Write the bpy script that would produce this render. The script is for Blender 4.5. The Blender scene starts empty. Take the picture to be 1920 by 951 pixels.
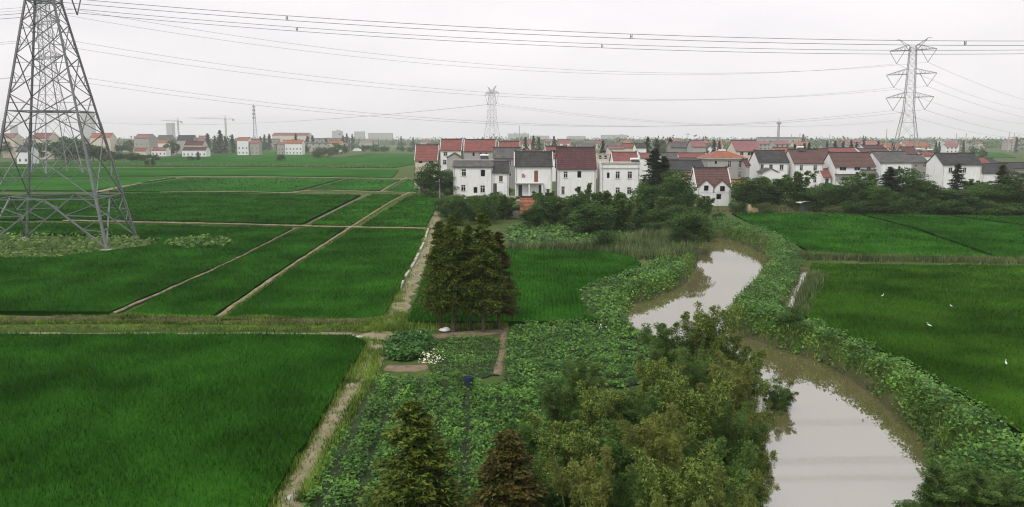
import bpy, bmesh, math, random
import numpy as np
from mathutils import Vector, Matrix
from mathutils.geometry import tessellate_polygon

# ------------------------------------------------------------------ camera, sky, sun, exposure
SC = bpy.context.scene
COL = SC.collection
H, F, CX, CY = 12.0, 1450.0, 960.0, 475.5
TH = math.atan((CY - 262.0) / F)
cam_d = bpy.data.cameras.new('camera')
cam_d.sensor_width = 36.0
cam_d.lens = 36.0 * F / 1920.0
cam_d.clip_start, cam_d.clip_end = 0.5, 30000
cam = bpy.data.objects.new('camera', cam_d)
COL.objects.link(cam)
cam.location = (0, 0, H)
cam.rotation_euler = (math.pi / 2 - TH, 0, 0)
SC.camera = cam

SUN_EL, SUN_AZ = math.radians(52), math.radians(215)      # azimuth from +Y, clockwise: behind the camera, to its left
world = bpy.data.worlds.new('World')
SC.world = world
world.use_nodes = True
wn, wl = world.node_tree.nodes, world.node_tree.links
wn.clear()
sky = wn.new('ShaderNodeTexSky'); sky.sky_type = 'NISHITA'; sky.sun_disc = False
sky.sun_elevation, sky.sun_rotation = SUN_EL, SUN_AZ
sky.air_density, sky.dust_density, sky.ozone_density = 1.0, 4.0, 1.0
tc = wn.new('ShaderNodeTexCoord')
mp = wn.new('ShaderNodeMapping'); mp.inputs['Scale'].default_value = (1.6, 1.6, 5.0)
nz = wn.new('ShaderNodeTexNoise'); nz.inputs['Scale'].default_value = 2.2; nz.inputs['Detail'].default_value = 6
cr = wn.new('ShaderNodeValToRGB')
cr.color_ramp.elements[0].position = 0.3; cr.color_ramp.elements[0].color = (8.6, 8.25, 8.5, 1)
cr.color_ramp.elements[1].position = 0.75; cr.color_ramp.elements[1].color = (10.1, 9.6, 9.75, 1)
mx = wn.new('ShaderNodeMix'); mx.data_type = 'RGBA'; mx.inputs[0].default_value = 0.93
bg = wn.new('ShaderNodeBackground'); bg.inputs['Strength'].default_value = 0.1
wo = wn.new('ShaderNodeOutputWorld')
wl.new(tc.outputs['Generated'], mp.inputs['Vector']); wl.new(mp.outputs[0], nz.inputs['Vector'])
wl.new(nz.outputs['Fac'], cr.inputs['Fac']); wl.new(sky.outputs[0], mx.inputs[6]); wl.new(cr.outputs[0], mx.inputs[7])
wl.new(mx.outputs[2], bg.inputs['Color']); wl.new(bg.outputs[0], wo.inputs['Surface'])

sun_d = bpy.data.lights.new('sun', 'SUN')
sun_d.energy, sun_d.angle, sun_d.color = 1.5, math.radians(12), (1.0, 0.95, 0.87)
sun = bpy.data.objects.new('sun', sun_d)
COL.objects.link(sun)
sd_ = Vector((math.sin(SUN_AZ) * math.cos(SUN_EL), math.cos(SUN_AZ) * math.cos(SUN_EL), math.sin(SUN_EL)))
sun.rotation_euler = sd_.to_track_quat('Z', 'Y').to_euler()
sun.location = (0, -30, 80)

SC.view_settings.view_transform = 'Standard'
SC.view_settings.look = 'None'
SC.view_settings.exposure = 0.2
SC.view_settings.gamma = 1.0
SC.view_settings.use_curve_mapping = False
SC.render.engine = 'CYCLES'
SC.cycles.use_denoising = True
SC.cycles.filter_width = 1.15
SC.cycles.max_bounces = 6
SC.cycles.diffuse_bounces = 3
SC.cycles.glossy_bounces = 2
SC.cycles.transmission_bounces = 2
SC.cycles.transparent_max_bounces = 4
SC.cycles.volume_bounces = 2

# ------------------------------------------------------------------ geometry of the view
ct, st = math.cos(TH), math.sin(TH)
def ray(px, py):
    x, y = (px - CX) / F, (CY - py) / F
    return x, ct + y * st, -st + y * ct
def G(px, py, z=0.0):                 # the ground point seen at a pixel
    x, y, d = ray(px, py); t = (z - H) / d
    return np.array((x * t, y * t, z))
def P(px, py, d):                     # the point seen at a pixel, d metres out
    x, y, k = ray(px, py); t = d / y
    return np.array((x * t, d, H + k * t))
def GP(pts, z=0.0):
    return np.array([G(a, b, z)[:2] for a, b in pts])
rng = np.random.default_rng(7)
random.seed(5)

# ------------------------------------------------------------------ materials
def newmat(name):
    m = bpy.data.materials.new(name); m.use_nodes = True
    n = m.node_tree.nodes; n.clear()
    out = n.new('ShaderNodeOutputMaterial'); b = n.new('ShaderNodeBsdfPrincipled')
    m.node_tree.links.new(b.outputs[0], out.inputs['Surface'])
    return m, n, m.node_tree.links, b, out
def mixc(n, l, fac, a, b, mode='MIX'):
    x = n.new('ShaderNodeMix'); x.data_type = 'RGBA'; x.blend_type = mode
    for i, v in ((0, fac), (6, a), (7, b)):
        if hasattr(v, 'links') or isinstance(v, bpy.types.NodeSocket): l.new(v, x.inputs[i])
        elif i == 0: x.inputs[0].default_value = v
        else: x.inputs[i].default_value = (*v, 1)
    return x.outputs[2]
def noise(n, l, scale, detail=4, vec=None, coord='Object', rough=0.6, dist=0.0):
    t = n.new('ShaderNodeTexNoise'); t.inputs['Scale'].default_value = scale; t.inputs['Detail'].default_value = detail
    t.inputs['Roughness'].default_value = rough; t.inputs['Distortion'].default_value = dist
    if vec is None:
        c = n.new('ShaderNodeTexCoord'); vec = c.outputs[coord]
    l.new(vec, t.inputs['Vector'])
    return t.outputs['Fac']
def ramp(n, l, fac, p0, p1, c0=(0, 0, 0), c1=(1, 1, 1)):
    r = n.new('ShaderNodeValToRGB'); e = r.color_ramp.elements
    e[0].position, e[1].position = p0, p1; e[0].color, e[1].color = (*c0, 1), (*c1, 1)
    l.new(fac, r.inputs['Fac']); return r.outputs['Color']
def bump(n, l, h, b, strength=0.4, dist=0.05):
    u = n.new('ShaderNodeBump'); u.inputs['Strength'].default_value = strength; u.inputs['Distance'].default_value = dist
    l.new(h, u.inputs['Height']); l.new(u.outputs[0], b.inputs['Normal'])
def scaled(n, l, s, coord='Object'):
    c = n.new('ShaderNodeTexCoord'); m = n.new('ShaderNodeMapping'); m.inputs['Scale'].default_value = s
    l.new(c.outputs[coord], m.inputs['Vector']); return m.outputs[0]

def leafmat(name, c0, c1, c2=None, trans=0.25, patch=0.0, patch_scale=0.2, spec=0.25, rough=0.55):
    """leaf colour varies from leaf to leaf, from plant to plant and in soft patches"""
    m, n, l, b, out = newmat(name)
    geo = n.new('ShaderNodeNewGeometry')
    col = mixc(n, l, geo.outputs['Random Per Island'], c0, c1)
    if c2 is not None:
        oi = n.new('ShaderNodeObjectInfo')
        col = mixc(n, l, ramp(n, l, oi.outputs['Random'], 0.35, 1.0), col, c2)
    if patch:
        f = ramp(n, l, noise(n, l, patch_scale, 4), 0.38, 0.66)
        x = mixc(n, l, f, (1 - patch,) * 3, (1 + patch, 1 + patch * 0.8, 1 + patch * 0.6))
        col = mixc(n, l, 1.0, col, x, 'MULTIPLY')
    l.new(col, b.inputs['Base Color'])
    b.inputs['Roughness'].default_value = rough; b.inputs['Specular IOR Level'].default_value = spec
    if trans:
        t = n.new('ShaderNodeBsdfTranslucent'); l.new(col, t.inputs['Color'])
        s = n.new('ShaderNodeMixShader'); s.inputs[0].default_value = trans
        l.new(b.outputs[0], s.inputs[1]); l.new(t.outputs[0], s.inputs[2]); l.new(s.outputs[0], out.inputs['Surface'])
    return m
def plain(name, c, rough=0.6, metal=0.0, var=0.15, scale=3.0, c2=None, bmp=0.0):
    m, n, l, b, out = newmat(name)
    f = noise(n, l, scale, 5)
    a = tuple(x * (1 - var) for x in c); d = c2 or tuple(min(1, x * (1 + var)) for x in c)
    l.new(mixc(n, l, ramp(n, l, f, 0.3, 0.7), a, d), b.inputs['Base Color'])
    b.inputs['Roughness'].default_value = rough; b.inputs['Metallic'].default_value = metal
    b.inputs['Specular IOR Level'].default_value = 0.3
    if bmp: bump(n, l, f, b, bmp, 0.05)
    return m
def wallmat(name, c, stain=0.35, stain_c=(0.25, 0.25, 0.23)):
    m, n, l, b, out = newmat(name)
    v = scaled(n, l, (2.2, 2.2, 0.28)); streak = ramp(n, l, noise(n, l, 1.0, 7, v, rough=0.7), 0.46, 0.78)
    blot = ramp(n, l, noise(n, l, 0.5, 6), 0.4, 0.75)
    f = n.new('ShaderNodeMath'); f.operation = 'MULTIPLY'; f.inputs[1].default_value = stain
    g = n.new('ShaderNodeMath'); g.operation = 'MAXIMUM'
    l.new(streak, g.inputs[0])
    g2 = n.new('ShaderNodeMath'); g2.operation = 'MULTIPLY'; g2.inputs[1].default_value = 0.45
    l.new(blot, g2.inputs[0]); l.new(g2.outputs[0], g.inputs[1]); l.new(g.outputs[0], f.inputs[0])
    l.new(mixc(n, l, f.outputs[0], c, stain_c), b.inputs['Base Color'])
    b.inputs['Roughness'].default_value = 0.85; b.inputs['Specular IOR Level'].default_value = 0.2
    return m
def tilemat(name, c, var=0.25, moss=(0.12, 0.11, 0.10), rows=9.0):
    """roof tiles: rows across the slope, columns along it"""
    m, n, l, b, out = newmat(name)
    w1 = n.new('ShaderNodeTexWave'); w1.wave_type = 'BANDS'; w1.bands_direction = 'X'; w1.inputs['Scale'].default_value = 1.15
    w1.inputs['Distortion'].default_value = 0.4
    w2 = n.new('ShaderNodeTexWave'); w2.wave_type = 'BANDS'; w2.bands_direction = 'Y'; w2.wave_profile = 'SAW'; w2.inputs['Scale'].default_value = 0.75
    w2.inputs['Distortion'].default_value = 0.3
    c_ = n.new('ShaderNodeTexCoord'); l.new(c_.outputs['Object'], w1.inputs['Vector']); l.new(c_.outputs['Object'], w2.inputs['Vector'])
    base = mixc(n, l, ramp(n, l, noise(n, l, 1.1, 8, rough=0.8), 0.32, 0.68), tuple(x * (1 - var * 1.4) for x in c), tuple(x * (1 + var * 1.4) for x in c))
    base = mixc(n, l, ramp(n, l, noise(n, l, 0.45, 8, rough=0.7), 0.44, 0.74), base, moss)
    r2 = ramp(n, l, w2.outputs['Fac'], 0.0, 0.4, (0.42,) * 3, (1.05, 1.05, 1.05))
    base = mixc(n, l, 1.0, base, r2, 'MULTIPLY')
    l.new(base, b.inputs['Base Color']); b.inputs['Roughness'].default_value = 0.75; b.inputs['Specular IOR Level'].default_value = 0.25
    bump(n, l, w1.outputs['Fac'], b, 0.6, 0.06)
    return m

M = {}
M['rice'] = leafmat('rice_leaf', (0.019, 0.086, 0.009), (0.041, 0.148, 0.016), trans=0.15, patch=0.34, patch_scale=0.16, spec=0.0)
M['rice_y'] = leafmat('rice_leaf_fresh', (0.021, 0.082, 0.008), (0.054, 0.140, 0.015), trans=0.15, patch=0.4, patch_scale=0.14, spec=0.0)
M['rice_far'] = leafmat('rice_leaf_far', (0.032, 0.125, 0.020), (0.032, 0.125, 0.020), trans=0.0, patch=0.22, patch_scale=0.05, spec=0.0)
M['grass'] = leafmat('weed_grass', (0.07, 0.15, 0.022), (0.24, 0.36, 0.065), trans=0.2, patch=0.35, patch_scale=0.5, spec=0.1)
M['drygrass'] = leafmat('dry_grass', (0.13, 0.15, 0.05), (0.24, 0.23, 0.11), trans=0.2, patch=0.2, patch_scale=0.5)
M['crop'] = leafmat('crop_leaf', (0.016, 0.080, 0.012), (0.15, 0.32, 0.055), trans=0.2, patch=0.4, patch_scale=0.45, spec=0.14, rough=0.45)
M['crop_dark'] = leafmat('dark_crop_leaf', (0.012, 0.062, 0.012), (0.09, 0.23, 0.045), trans=0.2, patch=0.3, patch_scale=0.6, spec=0.14, rough=0.45)
M['bank'] = leafmat('bank_leaf', (0.018, 0.078, 0.014), (0.16, 0.325, 0.065), trans=0.2, patch=0.45, patch_scale=0.35, spec=0.12, rough=0.45)
M['weed'] = leafmat('pale_weed_leaf', (0.035, 0.11, 0.02), (0.19, 0.33, 0.08), trans=0.2, patch=0.4, patch_scale=0.35, spec=0.1)
M['reed'] = leafmat('reed', (0.05, 0.10, 0.035), (0.20, 0.25, 0.10), trans=0.2, patch=0.35, patch_scale=0.3, spec=0.1)
M['bamboo'] = leafmat('bamboo_leaf', (0.018, 0.062, 0.012), (0.29, 0.39, 0.095), (0.17, 0.205, 0.055), trans=0.3, patch=0.5, patch_scale=0.8, spec=0.1)
M['meta'] = leafmat('redwood_needle', (0.014, 0.046, 0.009), (0.18, 0.235, 0.038), trans=0.25, patch=0.35, patch_scale=0.5, spec=0.1)
M['broad'] = leafmat('broad_leaf', (0.012, 0.048, 0.012), (0.125, 0.240, 0.058), (0.080, 0.165, 0.040), trans=0.25, patch=0.5, patch_scale=0.45, spec=0.1)
M['conif'] = leafmat('conifer_needle', (0.010, 0.024, 0.012), (0.034, 0.060, 0.024), (0.05, 0.05, 0.02), trans=0.15)
M['shrub_l'] = leafmat('pale_shrub_leaf', (0.05, 0.09, 0.02), (0.15, 0.20, 0.06), trans=0.25)
M['bamboo_g'] = leafmat('green_bamboo_leaf', (0.016, 0.062, 0.014), (0.17, 0.30, 0.075), (0.11, 0.20, 0.05), trans=0.3, patch=0.5, patch_scale=0.7, spec=0.1)
M['meta_b'] = leafmat('rusty_redwood_needle', (0.022, 0.040, 0.010), (0.14, 0.115, 0.032), trans=0.25, patch=0.25, patch_scale=0.4, spec=0.1)
M['earth'] = plain('shaded_earth', (0.085, 0.066, 0.045), 0.95, var=0.4, scale=2.0, bmp=0.6)  # bare ridge earth, darkened to carry the shade of its near side
M['bed'] = plain('dark_garden_soil', (0.050, 0.060, 0.026), 0.95, var=0.5, scale=1.5, c2=(0.035, 0.07, 0.02), bmp=0.6)
M['soil'] = plain('garden_soil', (0.19, 0.145, 0.10), 0.95, var=0.35, scale=2.0, bmp=0.6)
M['bark'] = plain('bark', (0.10, 0.075, 0.055), 0.9, var=0.4, scale=6)
M['culm'] = plain('bamboo_culm', (0.16, 0.17, 0.06), 0.6, var=0.3, scale=5)
M['wall_w'] = wallmat('whitewash', (0.85, 0.86, 0.87), 0.42)
M['wall_g'] = wallmat('grey_render', (0.40, 0.39, 0.37), 0.5, (0.20, 0.20, 0.19))
M['wall_c'] = wallmat('cream_render', (0.66, 0.60, 0.50), 0.35)
M['wall_b'] = wallmat('bare_concrete', (0.30, 0.30, 0.29), 0.6, (0.13, 0.13, 0.125))
M['t_black'] = tilemat('dark_grey_tiles', (0.040, 0.041, 0.044), 0.35, (0.085, 0.082, 0.075))
M['t_grey'] = tilemat('weathered_grey_tiles', (0.115, 0.115, 0.11), 0.4, (0.06, 0.06, 0.058))
M['t_maroon'] = tilemat('maroon_tiles', (0.100, 0.040, 0.043), 0.28, (0.065, 0.042, 0.043))
M['t_brown'] = tilemat('brown_tiles', (0.120, 0.064, 0.058), 0.28, (0.10, 0.07, 0.06))
M['t_red'] = tilemat('red_tiles', (0.235, 0.082, 0.070), 0.28, (0.15, 0.075, 0.068))
M['t_orange'] = tilemat('orange_tiles', (0.34, 0.125, 0.070), 0.28, (0.19, 0.09, 0.06))
M['t_pink'] = tilemat('pale_purple_tiles', (0.27, 0.13, 0.13), 0.2, (0.19, 0.11, 0.11))
M['frame'] = plain('window_frame', (0.62, 0.63, 0.62), 0.5)
M['dark'] = plain('dark_trim', (0.05, 0.048, 0.05), 0.7)
M['wood'] = plain('brown_door', (0.20, 0.09, 0.055), 0.6)
M['red'] = plain('red_paint', (0.35, 0.04, 0.035), 0.6)
M['white'] = plain('white_sheet', (0.78, 0.78, 0.78), 0.4, var=0.05)
M['blue'] = plain('blue_sheet', (0.12, 0.25, 0.40), 0.5)
M['concrete'] = plain('concrete', (0.42, 0.41, 0.38), 0.9, var=0.25)
M['straw'] = plain('straw', (0.33, 0.26, 0.14), 0.9, var=0.3, scale=8, bmp=0.5)
M['steel_n'] = plain('galvanised_steel', (0.17, 0.185, 0.19), 0.5, 0.25, 0.2, 2.0)
M['steel'] = plain('weathered_steel', (0.30, 0.30, 0.33), 0.55, 0.2, 0.15)
M['cable'] = plain('conductor_cable', (0.11, 0.11, 0.115), 0.6)
M['insul'] = plain('insulator', (0.15, 0.16, 0.18), 0.35)
M['crane'] = plain('crane_paint', (0.42, 0.38, 0.36), 0.6)
M['bin'] = plain('dark_blue_plastic', (0.03, 0.045, 0.08), 0.5)
def glassmat():
    m, n, l, b, out = newmat('window_glass')
    b.inputs['Base Color'].default_value = (0.012, 0.013, 0.016, 1); b.inputs['Roughness'].default_value = 0.08
    b.inputs['Specular IOR Level'].default_value = 0.4
    return m
M['glass'] = glassmat()
def pathmat():
    m, n, l, b, out = newmat('dry_earth_path')
    f = ramp(n, l, noise(n, l, 0.9, 8, rough=0.7), 0.35, 0.68)
    col = mixc(n, l, f, (0.22, 0.17, 0.12), (0.42, 0.37, 0.29)); col = mixc(n, l, ramp(n, l, noise(n, l, 7.0, 6, rough=0.8), 0.35, 0.65), col, (0.27, 0.22, 0.15))
    g = ramp(n, l, noise(n, l, 1.3, 8, rough=0.8), 0.47, 0.60)
    l.new(mixc(n, l, g, col, (0.12, 0.16, 0.05)), b.inputs['Base Color'])
    b.inputs['Roughness'].default_value = 0.95; b.inputs['Specular IOR Level'].default_value = 0.1
    bump(n, l, noise(n, l, 6, 6), b, 0.5, 0.08)
    return m
M['path'] = pathmat()
def groundmat():
    m, n, l, b, out = newmat('meadow_ground')
    f = ramp(n, l, noise(n, l, 0.35, 9, rough=0.72), 0.36, 0.66)
    col = mixc(n, l, f, (0.045, 0.080, 0.018), (0.095, 0.130, 0.038))
    e = ramp(n, l, noise(n, l, 0.12, 9, rough=0.75), 0.55, 0.68)
    col = mixc(n, l, e, col, (0.17, 0.145, 0.085))
    geo = n.new('ShaderNodeNewGeometry'); sp = n.new('ShaderNodeSeparateXYZ'); l.new(geo.outputs['Position'], sp.inputs[0])
    mr = n.new('ShaderNodeMapRange'); mr.inputs['From Min'].default_value = -0.15; mr.inputs['From Max'].default_value = -0.6
    l.new(sp.outputs['Z'], mr.inputs['Value'])
    mud = mixc(n, l, noise(n, l, 1.5, 6), (0.042, 0.052, 0.020), (0.095, 0.092, 0.045))
    l.new(mixc(n, l, mr.outputs[0], col, mud), b.inputs['Base Color'])
    b.inputs['Roughness'].default_value = 0.95; b.inputs['Specular IOR Level'].default_value = 0.1
    bump(n, l, noise(n, l, 3, 8), b, 0.6, 0.12)
    return m
M['ground'] = groundmat()
def watermat():
    m, n, l, b, out = newmat('muddy_water')
    l.new(mixc(n, l, ramp(n, l, noise(n, l, 0.12, 4), 0.35, 0.7), (0.125, 0.115, 0.050), (0.150, 0.138, 0.068)), b.inputs['Base Color'])
    b.inputs['Roughness'].default_value = 0.004; b.inputs['IOR'].default_value = 4.8
    v = scaled(n, l, (1.2, 3.0, 1.0)); bump(n, l, noise(n, l, 1.6, 4, v), b, 0.012, 0.05)
    return m
M['water'] = watermat()

# ------------------------------------------------------------------ mesh helpers
def link(o, parent=None):
    COL.objects.link(o)
    if parent is not None: o.parent = parent
    return o
def tag(o, label=None, cat=None, group=None, kind=None):
    if label: o['label'] = label
    if cat: o['category'] = cat
    if group: o['group'] = group
    if kind: o['kind'] = kind
    return o
def empty(name, loc, rz=0.0, label=None, cat=None, group=None):
    o = bpy.data.objects.new(name, None); o.empty_display_size = 0.3
    o.location = tuple(loc); o.rotation_euler = (0, 0, rz)
    link(o); tag(o, label, cat, group)
    return o
def np_mesh(name, V, faces, mat=None, smooth=False):
    """V (n,3); faces (m,k) with one k"""
    me = bpy.data.meshes.new(name)
    V = np.ascontiguousarray(V, dtype=np.float32); Fc = np.ascontiguousarray(faces, dtype=np.int32)
    k = Fc.shape[1]
    me.vertices.add(len(V)); me.vertices.foreach_set('co', V.ravel())
    me.loops.add(Fc.size); me.loops.foreach_set('vertex_index', Fc.ravel())
    me.polygons.add(len(Fc)); me.polygons.foreach_set('loop_start', np.arange(0, Fc.size, k, dtype=np.int32))
    if smooth: me.polygons.foreach_set('use_smooth', np.ones(len(Fc), dtype=bool))
    me.update(calc_edges=True)
    if mat: me.materials.append(mat)
    return me
def obj(name, me, parent=None, loc=(0, 0, 0)):
    o = bpy.data.objects.new(name, me); o.location = tuple(loc)
    return link(o, parent)
class MB:
    def __init__(s): s.v = []; s.f = []
    def quad(s, *p):
        i = len(s.v); s.v += [tuple(q) for q in p]; s.f.append(tuple(range(i, i + len(p)))); return s
    def box(s, a, b):
        (x0, y0, z0), (x1, y1, z1) = a, b; i = len(s.v)
        s.v += [(x0, y0, z0), (x1, y0, z0), (x1, y1, z0), (x0, y1, z0), (x0, y0, z1), (x1, y0, z1), (x1, y1, z1), (x0, y1, z1)]
        s.f += [tuple(i + k for k in q) for q in ((0, 3, 2, 1), (4, 5, 6, 7), (0, 1, 5, 4), (1, 2, 6, 5), (2, 3, 7, 6), (3, 0, 4, 7))]
        return s
    def bar(s, p, q, w, w2=None, n=4, rot=0.785):
        p, q = Vector(p), Vector(q); d = (q - p)
        if d.length < 1e-6: return s
        d.normalize(); u = d.cross(Vector((0, 0, 1)) if abs(d.z) < 0.9 else Vector((0, 1, 0))).normalized(); v = d.cross(u)
        w2 = w if w2 is None else w2; i = len(s.v)
        for c, r in ((p, w / 2), (q, w2 / 2)):
            for k in range(n):
                a = rot + 2 * math.pi * k / n; s.v.append(tuple(c + (u * math.cos(a) + v * math.sin(a)) * r * (1.414 if n == 4 else 1)))
        for k in range(n): s.f.append((i + k, i + (k + 1) % n, i + n + (k + 1) % n, i + n + k))
        s.f.append(tuple(i + n - 1 - k for k in range(n))); s.f.append(tuple(i + n + k for k in range(n)))
        return s
    def slab(s, quad, t):
        """a flat quad or polygon thickened downwards by t"""
        n = len(quad); i = len(s.v)
        s.v += [tuple(q) for q in quad] + [(q[0], q[1], q[2] - t) for q in quad]
        s.f.append(tuple(range(i, i + n))); s.f.append(tuple(i + 2 * n - 1 - k for k in range(n)))
        for k in range(n): s.f.append((i + k, i + n + k, i + n + (k + 1) % n, i + (k + 1) % n))
        return s
    def mesh(s, name, mat):
        me = bpy.data.meshes.new(name); me.from_pydata(s.v, [], s.f); me.update(); me.materials.append(mat); return me
    def build(s, name, mat, parent=None, loc=(0, 0, 0)): return obj(name, s.mesh(name, mat), parent, loc)
def copy_tree(o, parent=None):
    c = o.copy(); COL.objects.link(c); c.parent = parent
    for ch in list(o.children): copy_tree(ch, c)
    return c
def inpoly(pts, poly):
    x, y = pts[:, 0], pts[:, 1]; r = np.zeros(len(pts), bool); n = len(poly)
    for i in range(n):
        (x1, y1), (x2, y2) = poly[i], poly[(i + 1) % n]
        c = ((y1 > y) != (y2 > y)) & (x < (x2 - x1) * (y - y1) / (y2 - y1 + 1e-12) + x1); r ^= c
    return r
def segdist(pts, poly, closed=True):
    n = len(poly); d = np.full(len(pts), 1e9)
    for i in range(n if closed else n - 1):
        a, b = poly[i], poly[(i + 1) % n]; ab = b - a
        t = np.clip(((pts - a) @ ab) / (ab @ ab + 1e-12), 0, 1)
        d = np.minimum(d, np.linalg.norm(pts - a - t[:, None] * ab, axis=1))
    return d
def sample(poly, dens, r=rng):
    lo, hi = poly.min(0), poly.max(0); n = int((hi - lo).prod() * dens)
    p = lo + r.random((n, 2)) * (hi - lo)
    return p[inpoly(p, poly)]
def wob(p, s=1.0, seed=0):
    """smooth pseudo noise, about -1..1"""
    x, y = p[:, 0] * s, p[:, 1] * s
    return (np.sin(x * 1.3 + 1.7 * seed + 1.1 * np.sin(y * 0.9 + seed)) + np.sin(y * 1.7 - 0.6 * seed + 1.3 * np.sin(x * 0.7)) + np.sin((x + y) * 2.9 + seed) * 0.6) / 2.6
def smooth_poly(pts, it=2, closed=True):
    p = np.asarray(pts, float)
    for _ in range(it):
        q = np.roll(p, -1, 0) if closed else p[1:]
        a = p if closed else p[:-1]
        n = np.empty((2 * len(a), p.shape[1])); n[0::2] = a * 0.75 + q * 0.25; n[1::2] = a * 0.25 + q * 0.75
        p = n if closed else np.vstack((p[:1], n, p[-1:]))
    return p
def unit(v): return v / (np.linalg.norm(v, axis=1, keepdims=True) + 1e-9)
def leafquads(C, D, L, W, r=rng, up=None):
    """one pointed leaf (a rhombus) for each centre"""
    n = len(C); D = unit(D); R = r.normal(size=(n, 3)) if up is None else up + r.normal(size=(n, 3)) * 0.25
    S = unit(np.cross(D, R)); L = np.broadcast_to(L, n)[:, None]; W = np.broadcast_to(W, n)[:, None]
    V = np.stack((C - D * L * 0.5, C + S * W * 0.5 - D * L * 0.05, C + D * L * 0.5, C - S * W * 0.5 - D * L * 0.05), 1).reshape(-1, 3)
    return V, np.arange(n * 4).reshape(n, 4)
def join(parts):
    Vs, Fs, o = [], [], 0
    for V, f in parts: Vs.append(V); Fs.append(f + o); o += len(V)
    return np.vstack(Vs), np.vstack(Fs)

# ------------------------------------------------------------------ river and ground
WATER = -0.9
river_px = [(1370, 1200), (1400, 951), (1405, 850), (1420, 770), (1425, 725), (1400, 690), (1310, 668), (1215, 645), (1180, 615), (1174, 597), (1188, 574),
            (1240, 556), (1285, 541), (1314, 512), (1314, 490), (1306, 470), (1326, 454), (1345, 446), (1378, 455), (1412, 468), (1430, 485), (1431, 508),
            (1405, 535), (1388, 560), (1350, 585), (1350, 612), (1400, 638), (1470, 662), (1550, 690), (1612, 733), (1664, 778), (1710, 826), (1736, 875),
            (1728, 915), (1695, 960), (1650, 1200)]
RIVER = smooth_poly(GP(river_px, WATER), 2)
rn_ = np.roll(RIVER, -1, 0) - np.roll(RIVER, 1, 0); rn_ = unit(np.column_stack((rn_[:, 1], -rn_[:, 0])))
RIVER = RIVER - rn_ * (0.45 if inpoly(RIVER[:1] + rn_[:1] * 0.05, RIVER)[0] else -0.45)
ditch_px = [(1508, 500), (1503, 520), (1488, 548), (1478, 578), (1470, 600)]
DITCH = GP(ditch_px, -0.35)
ditch2_px = [(1835, 770), (1880, 805), (1935, 848), (2010, 905)]
DITCH2 = GP(ditch2_px, -0.3)
bankline = GP([(1360, 425), (1430, 448), (1470, 480), (1466, 520), (1430, 560), (1420, 590), (1480, 625), (1560, 658), (1680, 735), (1790, 800), (1900, 880), (2000, 960)])
def gz(p):
    z = 0.04 * wob(p, 0.7, 2)
    near = (p[:, 1] < 140) & (np.abs(p[:, 0]) < 90)
    if near.any():
        q = p[near]; d = segdist(q, RIVER) * np.where(inpoly(q, RIVER), -1, 1) + 0.35 * wob(q, 1.3, 4)
        t = np.clip((d + 0.9) / 1.9, 0, 1); t = t * t * (3 - 2 * t)
        b = segdist(q, bankline, False); mound = 0.45 * np.exp(-(b / 1.5) ** 2)
        zz = z[near] + mound
        zz = -2.0 + (zz + 2.0) * t
        e = np.minimum(segdist(q, DITCH, False), segdist(q, DITCH2, False) + 0.1)
        zz -= 0.75 * np.exp(-(e / 0.55) ** 2)
        z[near] = zz
    return z
def spread(a, b, step, far, sign):
    g = [0.0]
    while g[-1] < far: g.append(g[-1] + max(step, g[-1] * 0.16))
    return np.array(g[1:]) * sign
xs = np.concatenate((spread(0, 0, 0.6, 3000, -1)[::-1] - 45, np.arange(-45, 75.1, 0.6), spread(0, 0, 0.6, 3000, 1) + 75))
ys = np.concatenate((np.array([-3000, -1500, -500, -150, -40, 0, 8]), np.arange(12, 112, 0.6), spread(0, 0, 0.6, 3000, 1) + 112))
gx, gy = np.meshgrid(xs, ys); gp = np.stack((gx.ravel(), gy.ravel()), 1)
gzv = gz(gp); nx, ny = len(xs), len(ys)
ii = (np.arange(ny - 1)[:, None] * nx + np.arange(nx - 1)).ravel()
ground = obj('ground', np_mesh('ground', np.column_stack((gp, gzv)), np.stack((ii, ii + 1, ii + 1 + nx, ii + nx), 1), M['ground'], True))
tag(ground, kind='structure')

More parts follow.
